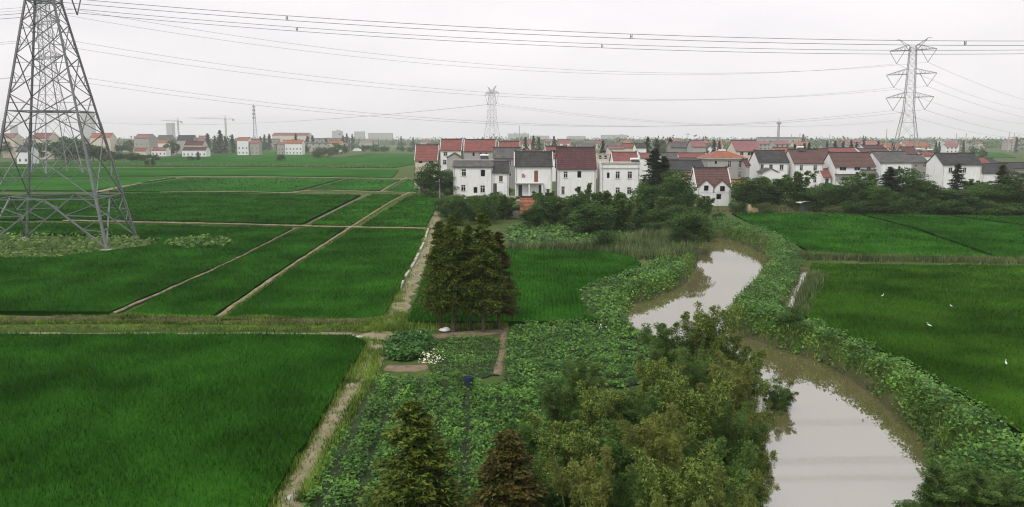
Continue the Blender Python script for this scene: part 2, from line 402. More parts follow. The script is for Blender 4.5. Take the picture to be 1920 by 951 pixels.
def flat_poly(name, poly, z, mat, kind='structure'):
    tri = tessellate_polygon([[Vector((x, y, 0)) for x, y in poly]])
    return tag(obj(name, np_mesh(name, np.column_stack((poly, np.full(len(poly), z))), np.array(tri), mat)), kind=kind)
cen = RIVER.mean(0)
wpoly = []
nrm = np.roll(RIVER, -1, 0) - np.roll(RIVER, 1, 0); nrm = unit(np.column_stack((nrm[:, 1], -nrm[:, 0])))
sgn = 1 if inpoly((RIVER[:1] + nrm[:1] * 0.05), RIVER)[0] else -1
wpoly = RIVER - nrm * sgn * 1.1
flat_poly('river_water', wpoly, WATER, M['water'])
def ribbon(line, w, z, name, mat, kind='structure', jitter=0.12, crown=0.0, it=2, zfun=None, res=0.7):
    """a strip along a polyline with ragged edges"""
    L = smooth_poly(line, it, False)
    if name == 'dirt_path': w = np.atleast_1d(w) * (1.0 if line[-1][1] < 45 or len(line) == 7 else 0.5); jitter = 0.35
    s = np.concatenate(([0], np.cumsum(np.linalg.norm(np.diff(L, axis=0), axis=1)))); n = max(4, min(400, int(s[-1] / res)))
    t = np.linspace(0, s[-1], n); L = np.column_stack((np.interp(t, s, L[:, 0]), np.interp(t, s, L[:, 1])))
    T = unit(np.gradient(L, axis=0)); N = np.column_stack((-T[:, 1], T[:, 0]))
    w = np.interp(np.linspace(0, 1, n), np.linspace(0, 1, len(np.atleast_1d(w))), np.atleast_1d(w))
    cols = []
    for k in (-1.0, -0.55, 0.0, 0.55, 1.0):
        ww = w * 0.5 * (1 + jitter * (wob(L, 1.9, k * 3 + 1) + rng.normal(size=n) * 0.5)) if abs(k) == 1 else w * 0.5
        q = L + N * (k * ww)[:, None]
        zb = gz(q) if zfun is None else zfun(q)
        cols.append(np.column_stack((q, zb + z + crown * (1 - k * k) - (0.06 if abs(k) == 1 else 0))))
    V = np.stack(cols, 1).reshape(-1, 3)
    i = (np.arange(n - 1)[:, None] * 5 + np.arange(4)).ravel()
    o = obj(name, np_mesh(name, V, np.stack((i, i + 1, i + 6, i + 5), 1), mat, True))
    if kind: tag(o, kind=kind)
    return o
flatz = lambda q: np.zeros(len(q))
ribbon(DITCH, 1.1, -0.38, 'ditch_water', M['water'], zfun=flatz)
ribbon(DITCH2, 0.8, -0.40, 'ditch_water', M['water'], zfun=flatz)
# earth paths and field dikes
PATHS = [
    ([(818, 395), (806, 430), (792, 468), (765, 525), (742, 575), (728, 612), (700, 640)], (1.6, 2.0, 2.3, 2.2, 1.9), 0.07),
    ([(600, 626), (655, 628), (692, 640), (700, 662), (668, 720), (622, 795), (583, 862), (538, 945), (480, 1050)], (0.5, 0.7, 1.1, 1.1, 1.0, 1.0), 0.08),
    ([(712, 650), (706, 690), (672, 722)], (0.8, 0.5), 0.09),
    ([(-200, 629), (120, 629), (340, 628), (660, 629)], (1.5, 1.7, 1.3, 1.5), 0.09),
    ([(768, 362), (728, 382), (655, 430), (530, 512), (398, 606)], (1.0, 0.75, 0.7), 0.22),
    ([(120, 416), (330, 420), (560, 426), (640, 428), (800, 431)], (1.0, 0.9, 1.0), 0.25),
    ([(555, 430), (440, 490), (330, 540), (212, 592)], (0.35, 0.35, 0.5), 0.2),
    ([(690, 366), (640, 390), (578, 422)], (0.5, 0.5), 0.2),
    ([(300, 362), (400, 361), (560, 363)], (1.0, 1.4), 0.25),
    ([(540, 364), (574, 358), (640, 359), (780, 363)], (1.5, 1.2), 0.25),
    ([(762, 334), (738, 346), (715, 360)], (1.2, 1.2), 0.25),
    ([(180, 362), (260, 344), (345, 331), (520, 333), (740, 336), (775, 336)], (3.5, 5.0, 2.0, 1.6, 2.0), 0.25),
]
for pts, w, z in PATHS:
    ribbon(GP(pts), w, z, 'dirt_path', M['path'], crown=0.04)

for pts, w, z in (([(690, 640), (720, 636), (790, 633), (945, 621)], (0.6, 0.9, 1.5, 1.4), 0.05), ([(948, 614), (942, 660), (930, 705)], (0.5, 0.5), 0.06), ([(724, 690), (760, 692), (800, 688)], (1.0, 1.3, 0.8), 0.05), ([(1040, 606), (1036, 640)], (0.3, 0.3), 0.05)):
    ribbon(GP(pts), w, z, 'garden_path', M['soil'], crown=0.03, jitter=0.3)

# ------------------------------------------------------------------ rice
rowdir = unit((G(655, 428) - G(405, 600))[None, :2])[0]
rowdir_r = unit((G(1872, 478) - G(1620, 408))[None, :2])[0]
def rice(px, label, mat, dens, hgt, direction, blades=4, z=0.0, row=0.30, wpoly=None, group=None, sheet=0.6, bw=0.022):
    """a plot of rice: a closed leaf canopy with rows of tufts standing out of it"""
    poly = GP(px, 0.1) if wpoly is None else wpoly
    e = []
    for a, b in zip(poly, np.roll(poly, -1, 0)):
        n = max(1, min(60, int(np.linalg.norm(b - a) / 1.2)))
        e.append(a + (b - a) * (np.arange(n) / n)[:, None])
    edge = np.vstack(e); edge = edge + (rng.random(edge.shape) - 0.5) * 0.16
    n = len(edge); zt = z + hgt * sheet
    tri = np.array(tessellate_polygon([[Vector((x, y, 0)) for x, y in edge]]))
    cen = edge.mean(0)
    V = [np.column_stack((edge, np.full(n, zt))), np.column_stack((edge, np.full(n, -0.15)))]
    k = np.arange(n); k2 = (k + 1) % n
    Ft = np.vstack((tri, np.stack((k, k2, k2 + n), 1), np.stack((k, k2 + n, k + n), 1)))
    parts = [(np.vstack(V), Ft)]
    if dens > 0:
        N = np.array((-direction[1], direction[0]))
        u, v = edge @ direction, edge @ N
        step = 1.0 / (dens * row)
        cu, cv = np.arange(u.min(), u.max(), step), np.arange(v.min(), v.max(), row)
        A, B = np.meshgrid(cu, cv); A = A.ravel() + rng.normal(size=A.size) * step * 0.3; B = B.ravel() + rng.normal(size=B.size) * row * 0.09
        p = A[:, None] * direction + B[:, None] * N
        p = p[(np.abs(p[:, 0]) < p[:, 1] * 0.70 + 5)]
        p = p[inpoly(p, edge)]
        p = p[rng.random(len(p)) < np.clip(55.0 / np.maximum(p[:, 1], 1), 0.3, 1)]
        m = len(p)
        hh = hgt * (1 + 0.14 * wob(p, 0.35, 3) + 0.1 * wob(p, 1.1, 5))
        for b in range(blades):
            ang = rng.random(m) * 2 * math.pi; lean = 0.25 + rng.random(m) * 0.55
            d = np.column_stack((np.cos(ang), np.sin(ang)))
            w = np.column_stack((-d[:, 1], d[:, 0])) * bw * (1 + np.maximum(p[:, 1:2] - 40, 0) / 45)
            L = hh * (0.8 + rng.random(m) * 0.4)
            base = np.column_stack((p, z + hgt * 0.35 + np.zeros(m)))
            tip = np.column_stack((p + d * (L * lean)[:, None] * 0.8, z + L))
            w3 = np.column_stack((w, np.zeros(m)))
            Vb = np.stack((base - w3, base + w3, tip), 1).reshape(-1, 3)
            parts.append((Vb, np.arange(m * 3).reshape(m, 3)))
    V, Ff = join(parts)
    o = obj('rice_field', np_mesh('rice_field', V, Ff, mat))
    tag(o, label, 'rice field', group, 'stuff')
    return o
rice([(-420, 633), (0, 633), (655, 634), (684, 648), (640, 725), (596, 797), (556, 864), (508, 950), (440, 1075), (-300, 1075)],
     'large dark green rice field filling the lower left corner', M['rice'], 24, 0.55, rowdir, 7)
rice([(-330, 486), (-60, 487), (100, 486), (290, 462), (300, 452), (250, 444), (0, 440), (-330, 438), (-330, 419), (150, 421), (330, 425), (548, 430), (435, 490), (325, 538), (205, 590), (60, 589), (-330, 589)],
     'wide rice field around the near pylon feet, cut by a thin dark ditch', M['rice'], 14, 0.5, rowdir, 5)
rice([(562, 431), (646, 431), (522, 512), (392, 602), (225, 599), (335, 541), (445, 491)],
     'long slanting rice strip between thin ditch and pale diagonal path', M['rice'], 14, 0.5, rowdir, 5)
rice([(664, 432), (797, 434), (783, 470), (755, 528), (733, 572), (716, 602), (416, 605), (538, 514)],
     'rice strip between pale diagonal path and main earth track', M['rice'], 14, 0.5, rowdir, 5)
rice([(-250, 415), (120, 413), (330, 417), (565, 422), (632, 389), (676, 367), (560, 366), (400, 364), (270, 364), (160, 366), (-250, 370)],
     'broad rice field behind the near pylon, beyond the cross path', M['rice'], 5, 0.55, rowdir, 4, bw=0.03)
rice([(585, 423), (655, 426), (735, 377), (752, 367), (700, 366), (645, 391)],
     'small slanting rice plot left of the diagonal path beyond the cross path', M['rice'], 5, 0.55, rowdir, 4, bw=0.03)
rice([(678, 426), (798, 428), (815, 395), (822, 372), (778, 366), (762, 372)],
     'small rice plot below the dark trees at the village corner', M['rice'], 5, 0.55, rowdir, 4, bw=0.03)
rice([(790, 540), (800, 500), (815, 468), (955, 471), (1130, 475), (1180, 484), (1203, 497), (1188, 513), (1130, 528), (1096, 542), (1086, 560), (1100, 590), (1120, 607), (940, 608), (765, 608), (778, 570)],
     'rice plot behind the tall redwoods, curving to the upper pond', M['rice'], 14, 0.5, unit((G(1060, 475) - G(1085, 605))[None, :2])[0], 5)
rice([(1372, 401), (1500, 402), (1606, 404), (1700, 428), (1862, 485), (1525, 480), (1480, 452), (1415, 424)],
     'rice field right of the pond bank, left of the thin slanting ditch', M['rice'], 8, 0.5, rowdir_r, 4)
rice([(1616, 404), (1770, 406), (1830, 414), (2080, 446), (2080, 489), (1876, 486), (1712, 428)],
     'rice strip between two thin slanting ditches on the right', M['rice'], 8, 0.5, rowdir_r, 4)
rice([(1782, 406), (1960, 408), (2300, 412), (2300, 470), (2090, 445), (1838, 413)],
     'small rice wedge under the hedge at the right edge', M['rice'], 8, 0.5, rowdir_r, 4)
rice([(1522, 497), (1700, 499), (1960, 502), (2350, 508), (2350, 960), (2050, 905), (1900, 806), (1800, 742), (1700, 683), (1600, 640), (1520, 606), (1497, 580), (1512, 540)],
     'fresh yellowish green rice field on the right below the weedy ridge', M['rice_y'], 16, 0.42, rowdir_r, 5)
rice([(205, 360), (545, 361), (568, 356), (640, 336), (350, 335), (262, 348)], 'pale rice field between two earth paths, left of the village', M['rice_far'], 1.2, 0.5, rowdir, 3, row=0.6, bw=0.05)
rice([(580, 357), (712, 358), (752, 339), (650, 337)], 'narrow rice field under the pale cross path near the village', M['rice_far'], 1.2, 0.5, rowdir, 3, row=0.6, bw=0.05)
rice([(724, 360), (782, 361), (786, 350), (783, 339), (765, 338)], 'tiny rice plot beside the white tank and village trees', M['rice_far'], 1.2, 0.5, rowdir, 3, row=0.6, bw=0.05)
rice([(-150, 358), (170, 359), (330, 334), (180, 333), (-150, 335)], 'pale field seen through the legs of the near pylon', M['rice_far'], 0, 0.5, rowdir)
rice([(-150, 331), (290, 331), (345, 329), (520, 331), (735, 334), (748, 319), (520, 315), (-150, 317)], 'long far rice strip beyond the pale cross path', M['rice_far'], 0, 0.5, rowdir)
rice([(-150, 312.5), (230, 312), (480, 312.5), (740, 315), (776, 308), (776, 289), (690, 288), (640, 296), (500, 284), (330, 293), (240, 304), (-150, 305)], 'far bright field below the left hand hamlet and tree clumps', M['rice_far'], 0, 0.5, rowdir)
rice([(965, 285), (1048, 285), (1046, 276), (965, 276)], 'small far green field glimpsed over the grey roofs', M['rice_far'], 0, 0.5, rowdir)
rice([(1815, 296), (1905, 296), (1880, 287), (1830, 285)], 'far bright green field at the right edge beyond the roofs', M['rice_far'], 0, 0.5, rowdir)

# ------------------------------------------------------------------ low plants: grass, leafy crops, reeds
def stuff(name, parts, mat, label, cat):
    V, Ff = join(parts)
    return tag(obj(name, np_mesh(name, V, Ff, mat)), label, cat, None, 'stuff')
def grassblades(p, z, h, bw, n=3):
    m = len(p); parts = []
    for b in range(n):
        ang = rng.random(m) * 2 * math.pi; d = np.column_stack((np.cos(ang), np.sin(ang)))
        L = h * (0.5 + rng.random(m)); w = np.column_stack((-d[:, 1], d[:, 0], np.zeros(m))) * bw
        q = np.column_stack((p + rng.normal(size=p.shape) * 0.06, z))
        tip = q + np.column_stack((d * (L * (0.2 + 0.6 * rng.random(m)))[:, None], L))
        parts.append((np.stack((q - w, q + w, tip), 1).reshape(-1, 3), np.arange(m * 3).reshape(m, 3)))
    return parts
def leafcover(p, z, h, size, seed=1, layers=2, mound=0.5):
    """broad leaves held more or less flat over a lumpy mound"""
    parts = []; cl = wob(p, 2.6 * 0.15 / size, seed + 5) + 0.5 * wob(p, 6.0 * 0.15 / size, seed); ok = cl > -0.55 - 0.5 * rng.random(len(p)); p, z, cl = p[ok], np.broadcast_to(z, len(ok))[ok], cl[ok]; m = len(p)
    hm = h * (0.62 + mound * wob(p, 1.3, seed) * 0.6 + 0.34 * cl)
    for k in range(layers):
        q = p + rng.normal(size=p.shape) * size
        zz = z + np.maximum(0.03, hm * (1 - 0.35 * k)) + rng.random(m) * h * 0.25
        ang = rng.random(m) * 2 * math.pi
        D = np.column_stack((np.cos(ang), np.sin(ang), rng.normal(size=m) * 0.45 - 0.1))
        U = np.tile(np.array((0, -0.25, 1.0)), (m, 1)) + rng.normal(size=(m, 3)) * 0.35
        L = size * (0.6 + rng.random(m) ** 2 * 1.1)
        parts.append(leafquads(np.column_stack((q, zz)), D, L, L * 0.72, up=U))
    return parts
# weeds on the dikes, path edges and banks
def along(pts, off, n, jit):
    L = smooth_poly(GP(pts), 2, False); t = rng.random(n) * (len(L) - 1.001); i = t.astype(int); f = (t - i)[:, None]
    T = unit(L[np.minimum(i + 1, len(L) - 1)] - L[i]); N = np.column_stack((-T[:, 1], T[:, 0]))
    return L[i] * (1 - f) + L[i + 1] * f + N * (off + rng.normal(size=n) * jit)[:, None]
# the two grassy ridges between the lower left field and the next ones
R1 = [(-260, 607), (0, 606), (150, 603), (330, 605), (520, 607), (715, 609)]
R2 = [(-260, 619), (120, 619), (330, 619), (560, 619), (700, 622)]
ribbon(GP(R1), (0.9, 0.8, 0.8, 0.6), 0.0, 'earth_ridge', M['earth'], crown=0.34)
ribbon(GP(R2), (0.9, 0.8, 0.7), 0.0, 'grass_ridge', M['ground'], crown=0.2)
g = []
p = along(R1, 0.22, 5200, 0.2); g += grassblades(p, gz(p) + 0.22, 0.18 + 0.14 * wob(p, 0.5, 3), 0.03)
p = along(R1, -0.35, 2600, 0.16); g += grassblades(p, gz(p) + 0.05, 0.18, 0.03)
p = along(R2, 0.1, 3600, 0.22); g += grassblades(p, gz(p) + 0.1, 0.15, 0.03)
stuff('grass', g, M['grass'], 'yellow green grass on the double ridge above the lower left field', 'grass')
g = []
for pts, o, n, j in (([(818, 395), (806, 430), (792, 468), (765, 525), (742, 575), (728, 612)], -0.75, 3800, 0.35),
                     ([(806, 430), (792, 468), (765, 525), (745, 570)], -0.15, 900, 0.3),
                     ([(695, 662), (660, 720), (612, 795), (572, 862), (528, 945), (470, 1050)], -0.62, 3200, 0.28),
                     ([(695, 662), (660, 720), (612, 795), (572, 862), (528, 945), (470, 1050)], -0.15, 420, 0.3), ([(695, 662), (668, 720), (622, 795), (583, 862), (538, 945)], 0.55, 1300, 0.12),
                     ([(770, 362), (728, 382), (655, 430), (530, 512), (398, 606)], 0.4, 1200, 0.12),
                     ([(690, 640), (706, 690), (672, 722)], -0.5, 900, 0.5),
                     ([(120, 416), (330, 420), (560, 426), (640, 428), (800, 431)], 0.6, 1500, 0.2),
                     ([(700, 620), (760, 615), (950, 612)], 0.0, 1400, 0.5), ([(720, 625), (735, 600), (750, 590)], -0.6, 900, 0.5)):
    p = along(pts, o, n, j); g += grassblades(p, gz(p) + 0.03, 0.26, 0.028)
stuff('grass', g, M['grass'], 'tufts of grass edging the pale earth track and the garden plots', 'grass')
# weedy patches round the pylon feet
poly = GP([(-330, 438), (0, 440), (250, 444), (300, 452), (288, 463), (100, 486), (-60, 487), (-330, 486)])
p = sample(poly, 4.0); g = leafcover(p, gz(p), 0.42, 0.34, 3, 2, 0.7)
stuff('weeds', g, M['weed'], 'patch of pale leafy weeds under the near pylon', 'weeds')
a = np.linspace(0, 2 * math.pi, 24, endpoint=False)
poly = GP([(375 + 62 * math.cos(t) * (1 + 0.08 * math.sin(5 * t)), 463 + 9 * math.sin(t)) for t in a])
p = sample(poly, 9.0); g = leafcover(p, gz(p) + 0.35, 0.45, 0.36, 4, 2, 0.7)
stuff('weeds', g, M['weed'], 'small oval island of pale weeds in the rice right of the pylon', 'weeds')
# vegetable plots
def plot(px, label, mat, dens, h, size, seed, name='vegetable_plot', layers=2, rows=None):
    poly = smooth_poly(GP(px), 2); p = sample(poly, dens)
    if name == 'vegetable_plot': flat_poly('garden_bed', poly, 0.035 + 0.004 * seed, M['bed'])
    if rows is not None:
        N = np.array((-rows[0][1], rows[0][0])); ph = (p @ N) / rows[1] * 2 * math.pi
        p = p[np.cos(ph + 0.5 * wob(p, 0.8, 3)) > -0.35 + 0.25 * wob(p, 1.5, 2)]
    stuff(name, leafcover(p, gz(p), h, size, seed, layers), mat, label, 'crop')
plot([(690, 735), (712, 716), (770, 712), (850, 712), (905, 718), (915, 800), (900, 951), (880, 1080), (520, 1080), (578, 951), (632, 850)],
     'leafy bean crop between the earth track and the foreground redwoods', M['crop'], 190, 0.5, 0.125, 5, layers=2, rows=(rowdir, 1.15))
plot([(722, 655), (735, 638), (770, 631), (808, 636), (804, 662), (770, 680), (730, 676)], 'dense dark shrubby vegetable patch beside the track bend', M['crop_dark'], 130, 0.6, 0.17, 6, layers=3)
plot([(812, 634), (945, 634), (938, 668), (925, 712), (860, 710), (800, 700), (815, 668)], 'low pale garden plot in front of the redwood trunks', M['crop'], 110, 0.3, 0.10, 7, rows=(np.array((1.0, 0.1)), 0.8))
plot([(955, 609), (1120, 609), (1190, 630), (1240, 660), (1230, 720), (1080, 740), (945, 740), (950, 670)], 'leafy vegetable rows right of the redwood trunks', M['crop'], 120, 0.42, 0.135, 8, rows=(np.array((1.0, 0.08)), 1.25))
plot([(905, 720), (1080, 742), (1120, 800), (1050, 900), (1040, 1080), (890, 1080), (918, 800)], 'weedy garden strip under the foreground trees', M['crop'], 90, 0.45, 0.14, 9)
plot([(948, 420), (1120, 424), (1190, 440), (1185, 456), (1080, 462), (950, 466)], 'broad leaved vegetable patch below the white houses', M['bank'], 16, 0.5, 0.30, 10, rows=(np.array((0.2, 1.0)), 1.5))
# leafy pond banks
poly = GP([(1345, 410), (1400, 424), (1455, 446), (1492, 470), (1502, 490), (1496, 520), (1474, 555), (1462, 590), (1505, 612), (1555, 636), (1610, 660), (1710, 712), (1790, 762), (1880, 826), (1990, 905),
           (1990, 985), (1800, 940), (1730, 870), (1660, 792), (1590, 725), (1530, 684), (1470, 656), (1395, 632), (1356, 602), (1388, 562), (1426, 520), (1434, 490), (1416, 470), (1370, 451), (1330, 430)])
p = sample(poly, 80); p = p[~inpoly(p, RIVER)]; p = p[rng.random(len(p)) < np.clip(45 / p[:, 1], 0.35, 1)]; g = leafcover(p, gz(p), 0.6, 0.15, 11, 2, 1.0)
stuff('bank_plants', g, M['bank'], 'leafy vines covering the right hand pond bank', 'vines')
p = sample(poly, 26); p = p[wob(p, 0.9, 8) > 0.15]; g = leafcover(p, gz(p), 0.8, 0.15, 11, 2, 0.8) 
stuff('bank_plants', g, M['crop_dark'], 'darker leaf clumps mixed into the vines of the right hand bank', 'vines')
plot([(1112, 606), (1090, 566), (1098, 546), (1150, 527), (1200, 512), (1222, 494), (1275, 486), (1288, 506), (1250, 532), (1190, 554), (1172, 590), (1180, 622), (1205, 645), (1160, 632)],
     'leafy vines on the left bank of the upper pond', M['bank'], 50, 0.65, 0.19, 12, 'bank_plants')
# reeds and rough grass at the head of the pond and along the ridge on the right
g = []
p = sample(GP([(950, 466), (1080, 464), (1190, 446), (1235, 425), (1330, 430), (1335, 450), (1300, 478), (1230, 490), (1190, 488), (1120, 474), (950, 471)]), 14)
g += grassblades(p, gz(p), 0.9 + 0.3 * wob(p, 0.6, 3), 0.045)
p = along([(1330, 480), (1322, 510), (1290, 535), (1240, 552), (1192, 568), (1178, 600)], 0.5, 1500, 0.4); g += grassblades(p, gz(p), 0.5, 0.03)
p = along([(1500, 484), (1620, 488), (1760, 490), (1960, 493), (2300, 497)], 0.0, 4200, 0.55); g += grassblades(p, gz(p), 0.5, 0.04)
p = along([(1510, 520), (1492, 548), (1470, 590)], 0.9, 900, 0.4); g += grassblades(p, gz(p), 0.6, 0.035)
stuff('reeds', g, M['reed'], 'greyish reeds and rough grass at the head of the pond and along the ridge', 'reeds')
g = []
p = along([(1430, 455), (1446, 500), (1400, 565), (1380, 605)], 0.0, 900, 0.3); g += grassblades(p, gz(p), 0.5, 0.03)
p = along([(1490, 655), (1560, 690), (1625, 738), (1690, 800), (1735, 860), (1740, 920)], -0.2, 2600, 0.5); g += grassblades(p, gz(p), 0.45, 0.022)
p = sample(GP([(1330, 398), (1500, 398), (1940, 403), (1940, 396), (1500, 391), (1340, 392)]), 5); g += grassblades(p, gz(p), 0.6, 0.06)
p = sample(GP([(240, 312), (480, 313), (735, 316), (735, 313), (480, 311), (240, 310)]), 0.2); g += grassblades(p, gz(p), 1.0, 0.2)
k_ = rng.integers(0, len(RIVER), 9000); p = RIVER[k_] + rng.normal(size=(9000, 2)) * 0.25 - rn_[k_] * (0.45 if inpoly(RIVER[:1] + rn_[:1] * 0.05, RIVER)[0] else -0.45) * (0.2 + 2.4 * rng.random((9000, 1)))
p = p[(~inpoly(p, RIVER)) & (p[:, 1] < 115)]; q_ = p[(rng.random(len(p)) < 0.8) & (wob(p, 0.8, 6) > -0.5)]; stuff('bank_plants', leafcover(q_, gz(q_), 0.35, 0.14, 9, 2), M['bank'], 'low leafy plants close to the water all round the pond', 'plants')
stuff('grass', grassblades(p, gz(p), 0.34, 0.02), M['grass'], 'green grass hanging over the water edge all round the pond', 'grass')
stuff('grass', g, M['drygrass'], 'rough pale grass on the pond edges and field margins', 'grass')

# ------------------------------------------------------------------ tree prototypes (meshes only)
PROTO = {}
def trunkmesh(bars, mat, n=6):
    b = MB()
    for p, q, w0, w1 in bars: b.bar(p, q, w0, w1, n, 0.0)
    return b.mesh('trunk', mat)
def p_broad(seed, h=6.0, w=4.2, ncl=46, nleaf=9000, L=0.17, mat='broad', low=0.12, squash=0.5):
    r = np.random.default_rng(seed); zc, hz = h * (1 + low) / 2, h * (1 - low) / 2
    c = unit(r.normal(size=(ncl, 3))) * (r.random((ncl, 1)) ** 0.45) * 0.82
    c = c * np.array((w / 2, w / 2, hz)) * (0.85 + 0.3 * r.random((ncl, 1))) + np.array((0, 0, zc))
    rc = w * (0.10 + 0.11 * r.random(ncl))
    k = r.integers(0, ncl, nleaf); u = unit(r.normal(size=(nleaf, 3)) + np.array((0, 0, 0.35)))
    C = c[k] + u * (rc[k] * r.random(nleaf) ** 0.28)[:, None] * np.array((1, 1, 0.8)); C[:, 2] = np.maximum(C[:, 2], 0.05)
    D = u + r.normal(size=(nleaf, 3)) * 0.6 - np.array((0, 0, 0.35))
    V, Fq = leafquads(C, D, L * (0.6 + 0.8 * r.random(nleaf)), L * 0.6, r)
    bars = [((0, 0, -0.2), (0.05, 0, h * 0.35), 0.045 * h, 0.032 * h), ((0.05, 0, h * 0.35), (0, 0.1, h * 0.75), 0.032 * h, 0.012 * h)]
    for i in range(9):
        q = c[i]; f0 = 0.2 + 0.4 * r.random(); z0 = h * f0; bars.append(((0.05 * f0 / 0.35, 0, z0) if f0 < 0.35 else (0.05 * (0.75 - f0) / 0.4, 0.1 * (f0 - 0.35) / 0.4, z0), tuple(q), 0.018 * h, 0.005 * h))
    return np_mesh('crown', V, Fq, M[mat]), trunkmesh(bars, M['bark']), h, w
def p_meta(seed, h=8.0, w=2.6, nbr=150, per=110, L=0.15, mat='meta', low=0.10, fat=0.75):
    """dawn redwood: a straight stem, drooping feathery branches, a pointed crown"""
    r = np.random.default_rng(seed); Cs, Ds = [], []; bars = [((0, 0, -0.2), (0, 0, h * 0.97), 0.030 * h, 0.004 * h)]
    for i in range(nbr):
        f = low + (0.985 - low) * ((i + r.random()) / nbr); z = f * h
        R = w / 2 * min(1.0, ((1 - f) / (1 - low)) ** fat * 1.05 + 0.03) * (0.72 + 0.42 * r.random()) * min(1, 0.55 + (f - low) * 6)
        a = r.random() * 2 * math.pi; d = np.array((math.cos(a), math.sin(a), 0)); rise = (0.25 + 0.3 * f) * R
        t = r.random(per) ** 0.65
        pt = d * (R * t)[:, None] + np.column_stack((np.zeros(per), np.zeros(per), z + rise * t - 0.45 * R * t * t))
        pt += r.normal(size=(per, 3)) * np.array((0.1, 0.1, 0.06)) * (0.3 + R)
        Cs.append(pt); Ds.append(d * 0.7 + r.normal(size=(per, 3)) * 0.6 + np.array((0, 0, -0.15)))
        if i % 4 == 0: bars.append(((0, 0, z), tuple(d * R * 0.8 + np.array((0, 0, z + rise * 0.6))), 0.05, 0.015))
    C, D = np.vstack(Cs), np.vstack(Ds)
    V, Fq = leafquads(C, D, L * (0.6 + 0.8 * r.random(len(C))), L * 0.42, r)
    return np_mesh('crown', V, Fq, M[mat]), trunkmesh(bars, M['bark']), h, w
def p_bamboo(seed, h=5.0, w=3.4, nculm=22, nodes=24, mat='bamboo', L=0.23, W=0.052):
    r = np.random.default_rng(seed); Cs, Ds = [], []; bars = []
    for i in range(nculm):
        a = r.random() * 2 * math.pi; lean = (0.15 + 0.85 * r.random()) * w * 0.5; hi = h * (0.62 + 0.38 * r.random() ** 0.7)
        b0 = np.array((math.cos(a), math.sin(a), 0)) * 0.35 * r.random() ** 0.5 * w * 0.5; d = np.array((math.cos(a), math.sin(a), 0))
        f = lambda t: b0 + d * lean * t ** 2.1 + np.array((0, 0, hi * (t * 1.12 - 0.17 * t ** 4)))
        ts = np.linspace(0, 1, 7)
        for t0, t1 in zip(ts[:-1], ts[1:]): bars.append((tuple(f(t0)), tuple(f(t1)), 0.05 * (1 - t0 * 0.8), 0.05 * (1 - t1 * 0.8)))
        for k in range(nodes):
            t = 1.02 - 0.85 * ((k + r.random()) / nodes) ** 1.5; c = f(min(t, 1.0))
            for _ in range(3):
                dv = unit(r.normal(size=(1, 3)) * np.array((1, 1, 0.35)) + d * 0.35)[0]; ln = (0.25 + 0.5 * r.random()) * (1.15 - 0.5 * t)
                m = 13; s = r.random(m) ** 0.6
                q = c + dv * ln * s[:, None] + np.column_stack((np.zeros(m), np.zeros(m), -0.28 * ln * s * s)) + r.normal(size=(m, 3)) * 0.07
                Cs.append(q); Ds.append(dv * 0.8 + r.normal(size=(m, 3)) * 0.45 - np.array((0, 0, 0.45)))
    C, D = np.vstack(Cs), np.vstack(Ds); C[:, 2] = np.maximum(C[:, 2], 0.05)
    V, Fq = leafquads(C, D, L * (0.6 + 0.7 * r.random(len(C))), W * (0.7 + 0.6 * r.random(len(C))), r)
    return np_mesh('crown', V, Fq, M[mat]), trunkmesh(bars, M['culm'], 4), h, w
def p_plume(seed, h=5.0, w=3.0, nculm=13, per=125, mat='bamboo', L=0.135, W=0.036):
    """bamboo seen from above: arching culms that carry rounded feathery tufts"""
    r = np.random.default_rng(seed); Cs, Ds = [], []; bars = []
    for i in range(nculm):
        a = 6.283 * (i + r.random()) / nculm; lean = (0.1 + 0.9 * r.random()) * w * 0.42; hi = h * (0.55 + 0.45 * r.random() ** 0.8)
        d = np.array((math.cos(a), math.sin(a), 0)); b0 = d * 0.12 * w * r.random()
        f = lambda t: b0 + d * lean * t ** 1.6 + np.array((0, 0, hi * (t * 1.1 - 0.13 * t ** 4)))
        ts = np.linspace(0, 1, 6)
        for t0, t1 in zip(ts[:-1], ts[1:]): bars.append((tuple(f(t0)), tuple(f(t1)), 0.05 * (1 - t0 * 0.7), 0.05 * (1 - t1 * 0.7)))
        for k in range(15):
            t = 0.12 + 0.9 * (k + r.random()) / 15; rc = (0.20 + 0.26 * r.random()) * (1.15 - 0.45 * t)
            c = f(min(t, 1.0)) + unit(r.normal(size=(1, 3)) * np.array((1, 1, 0.4)))[0] * (0.5 - 0.42 * t) * r.random() * 1.3
            u = unit(r.normal(size=(per, 3)) + np.array((0, 0, 0.3)))
            Cs.append(c + u * rc * (r.random((per, 1)) ** 0.35) * np.array((1, 1, 0.75))); Ds.append(u + r.normal(size=(per, 3)) * 0.55 - np.array((0, 0, 0.15)))
    C, D = np.vstack(Cs), np.vstack(Ds); C[:, 2] = np.maximum(C[:, 2], 0.05)
    V, Fq = leafquads(C, D, L * (0.6 + 0.7 * r.random(len(C))), W * (0.7 + 0.6 * r.random(len(C))), r)
    return np_mesh('crown', V, Fq, M[mat]), trunkmesh(bars, M['culm'], 4), h, w
PROTO['broad'] = [p_broad(s, ncl=44 + 7 * s, nleaf=13000, low=-0.04) for s in (1, 2, 3, 4)]
PROTO['bushy'] = [p_broad(s, 3.0, 3.6, 34, 5200, 0.15, low=0.0) for s in (5, 6)]
PROTO['pale'] = [p_broad(s, 3.0, 3.6, 34, 4200, 0.15, 'shrub_l', low=0.0) for s in (7,)]
PROTO['meta'] = [p_meta(11, nbr=190, per=130, low=0.17, fat=0.72), p_meta(12, nbr=190, per=130, low=0.19, fat=0.75), p_meta(13, nbr=190, per=130, low=0.16, fat=0.72, mat='meta_b')]
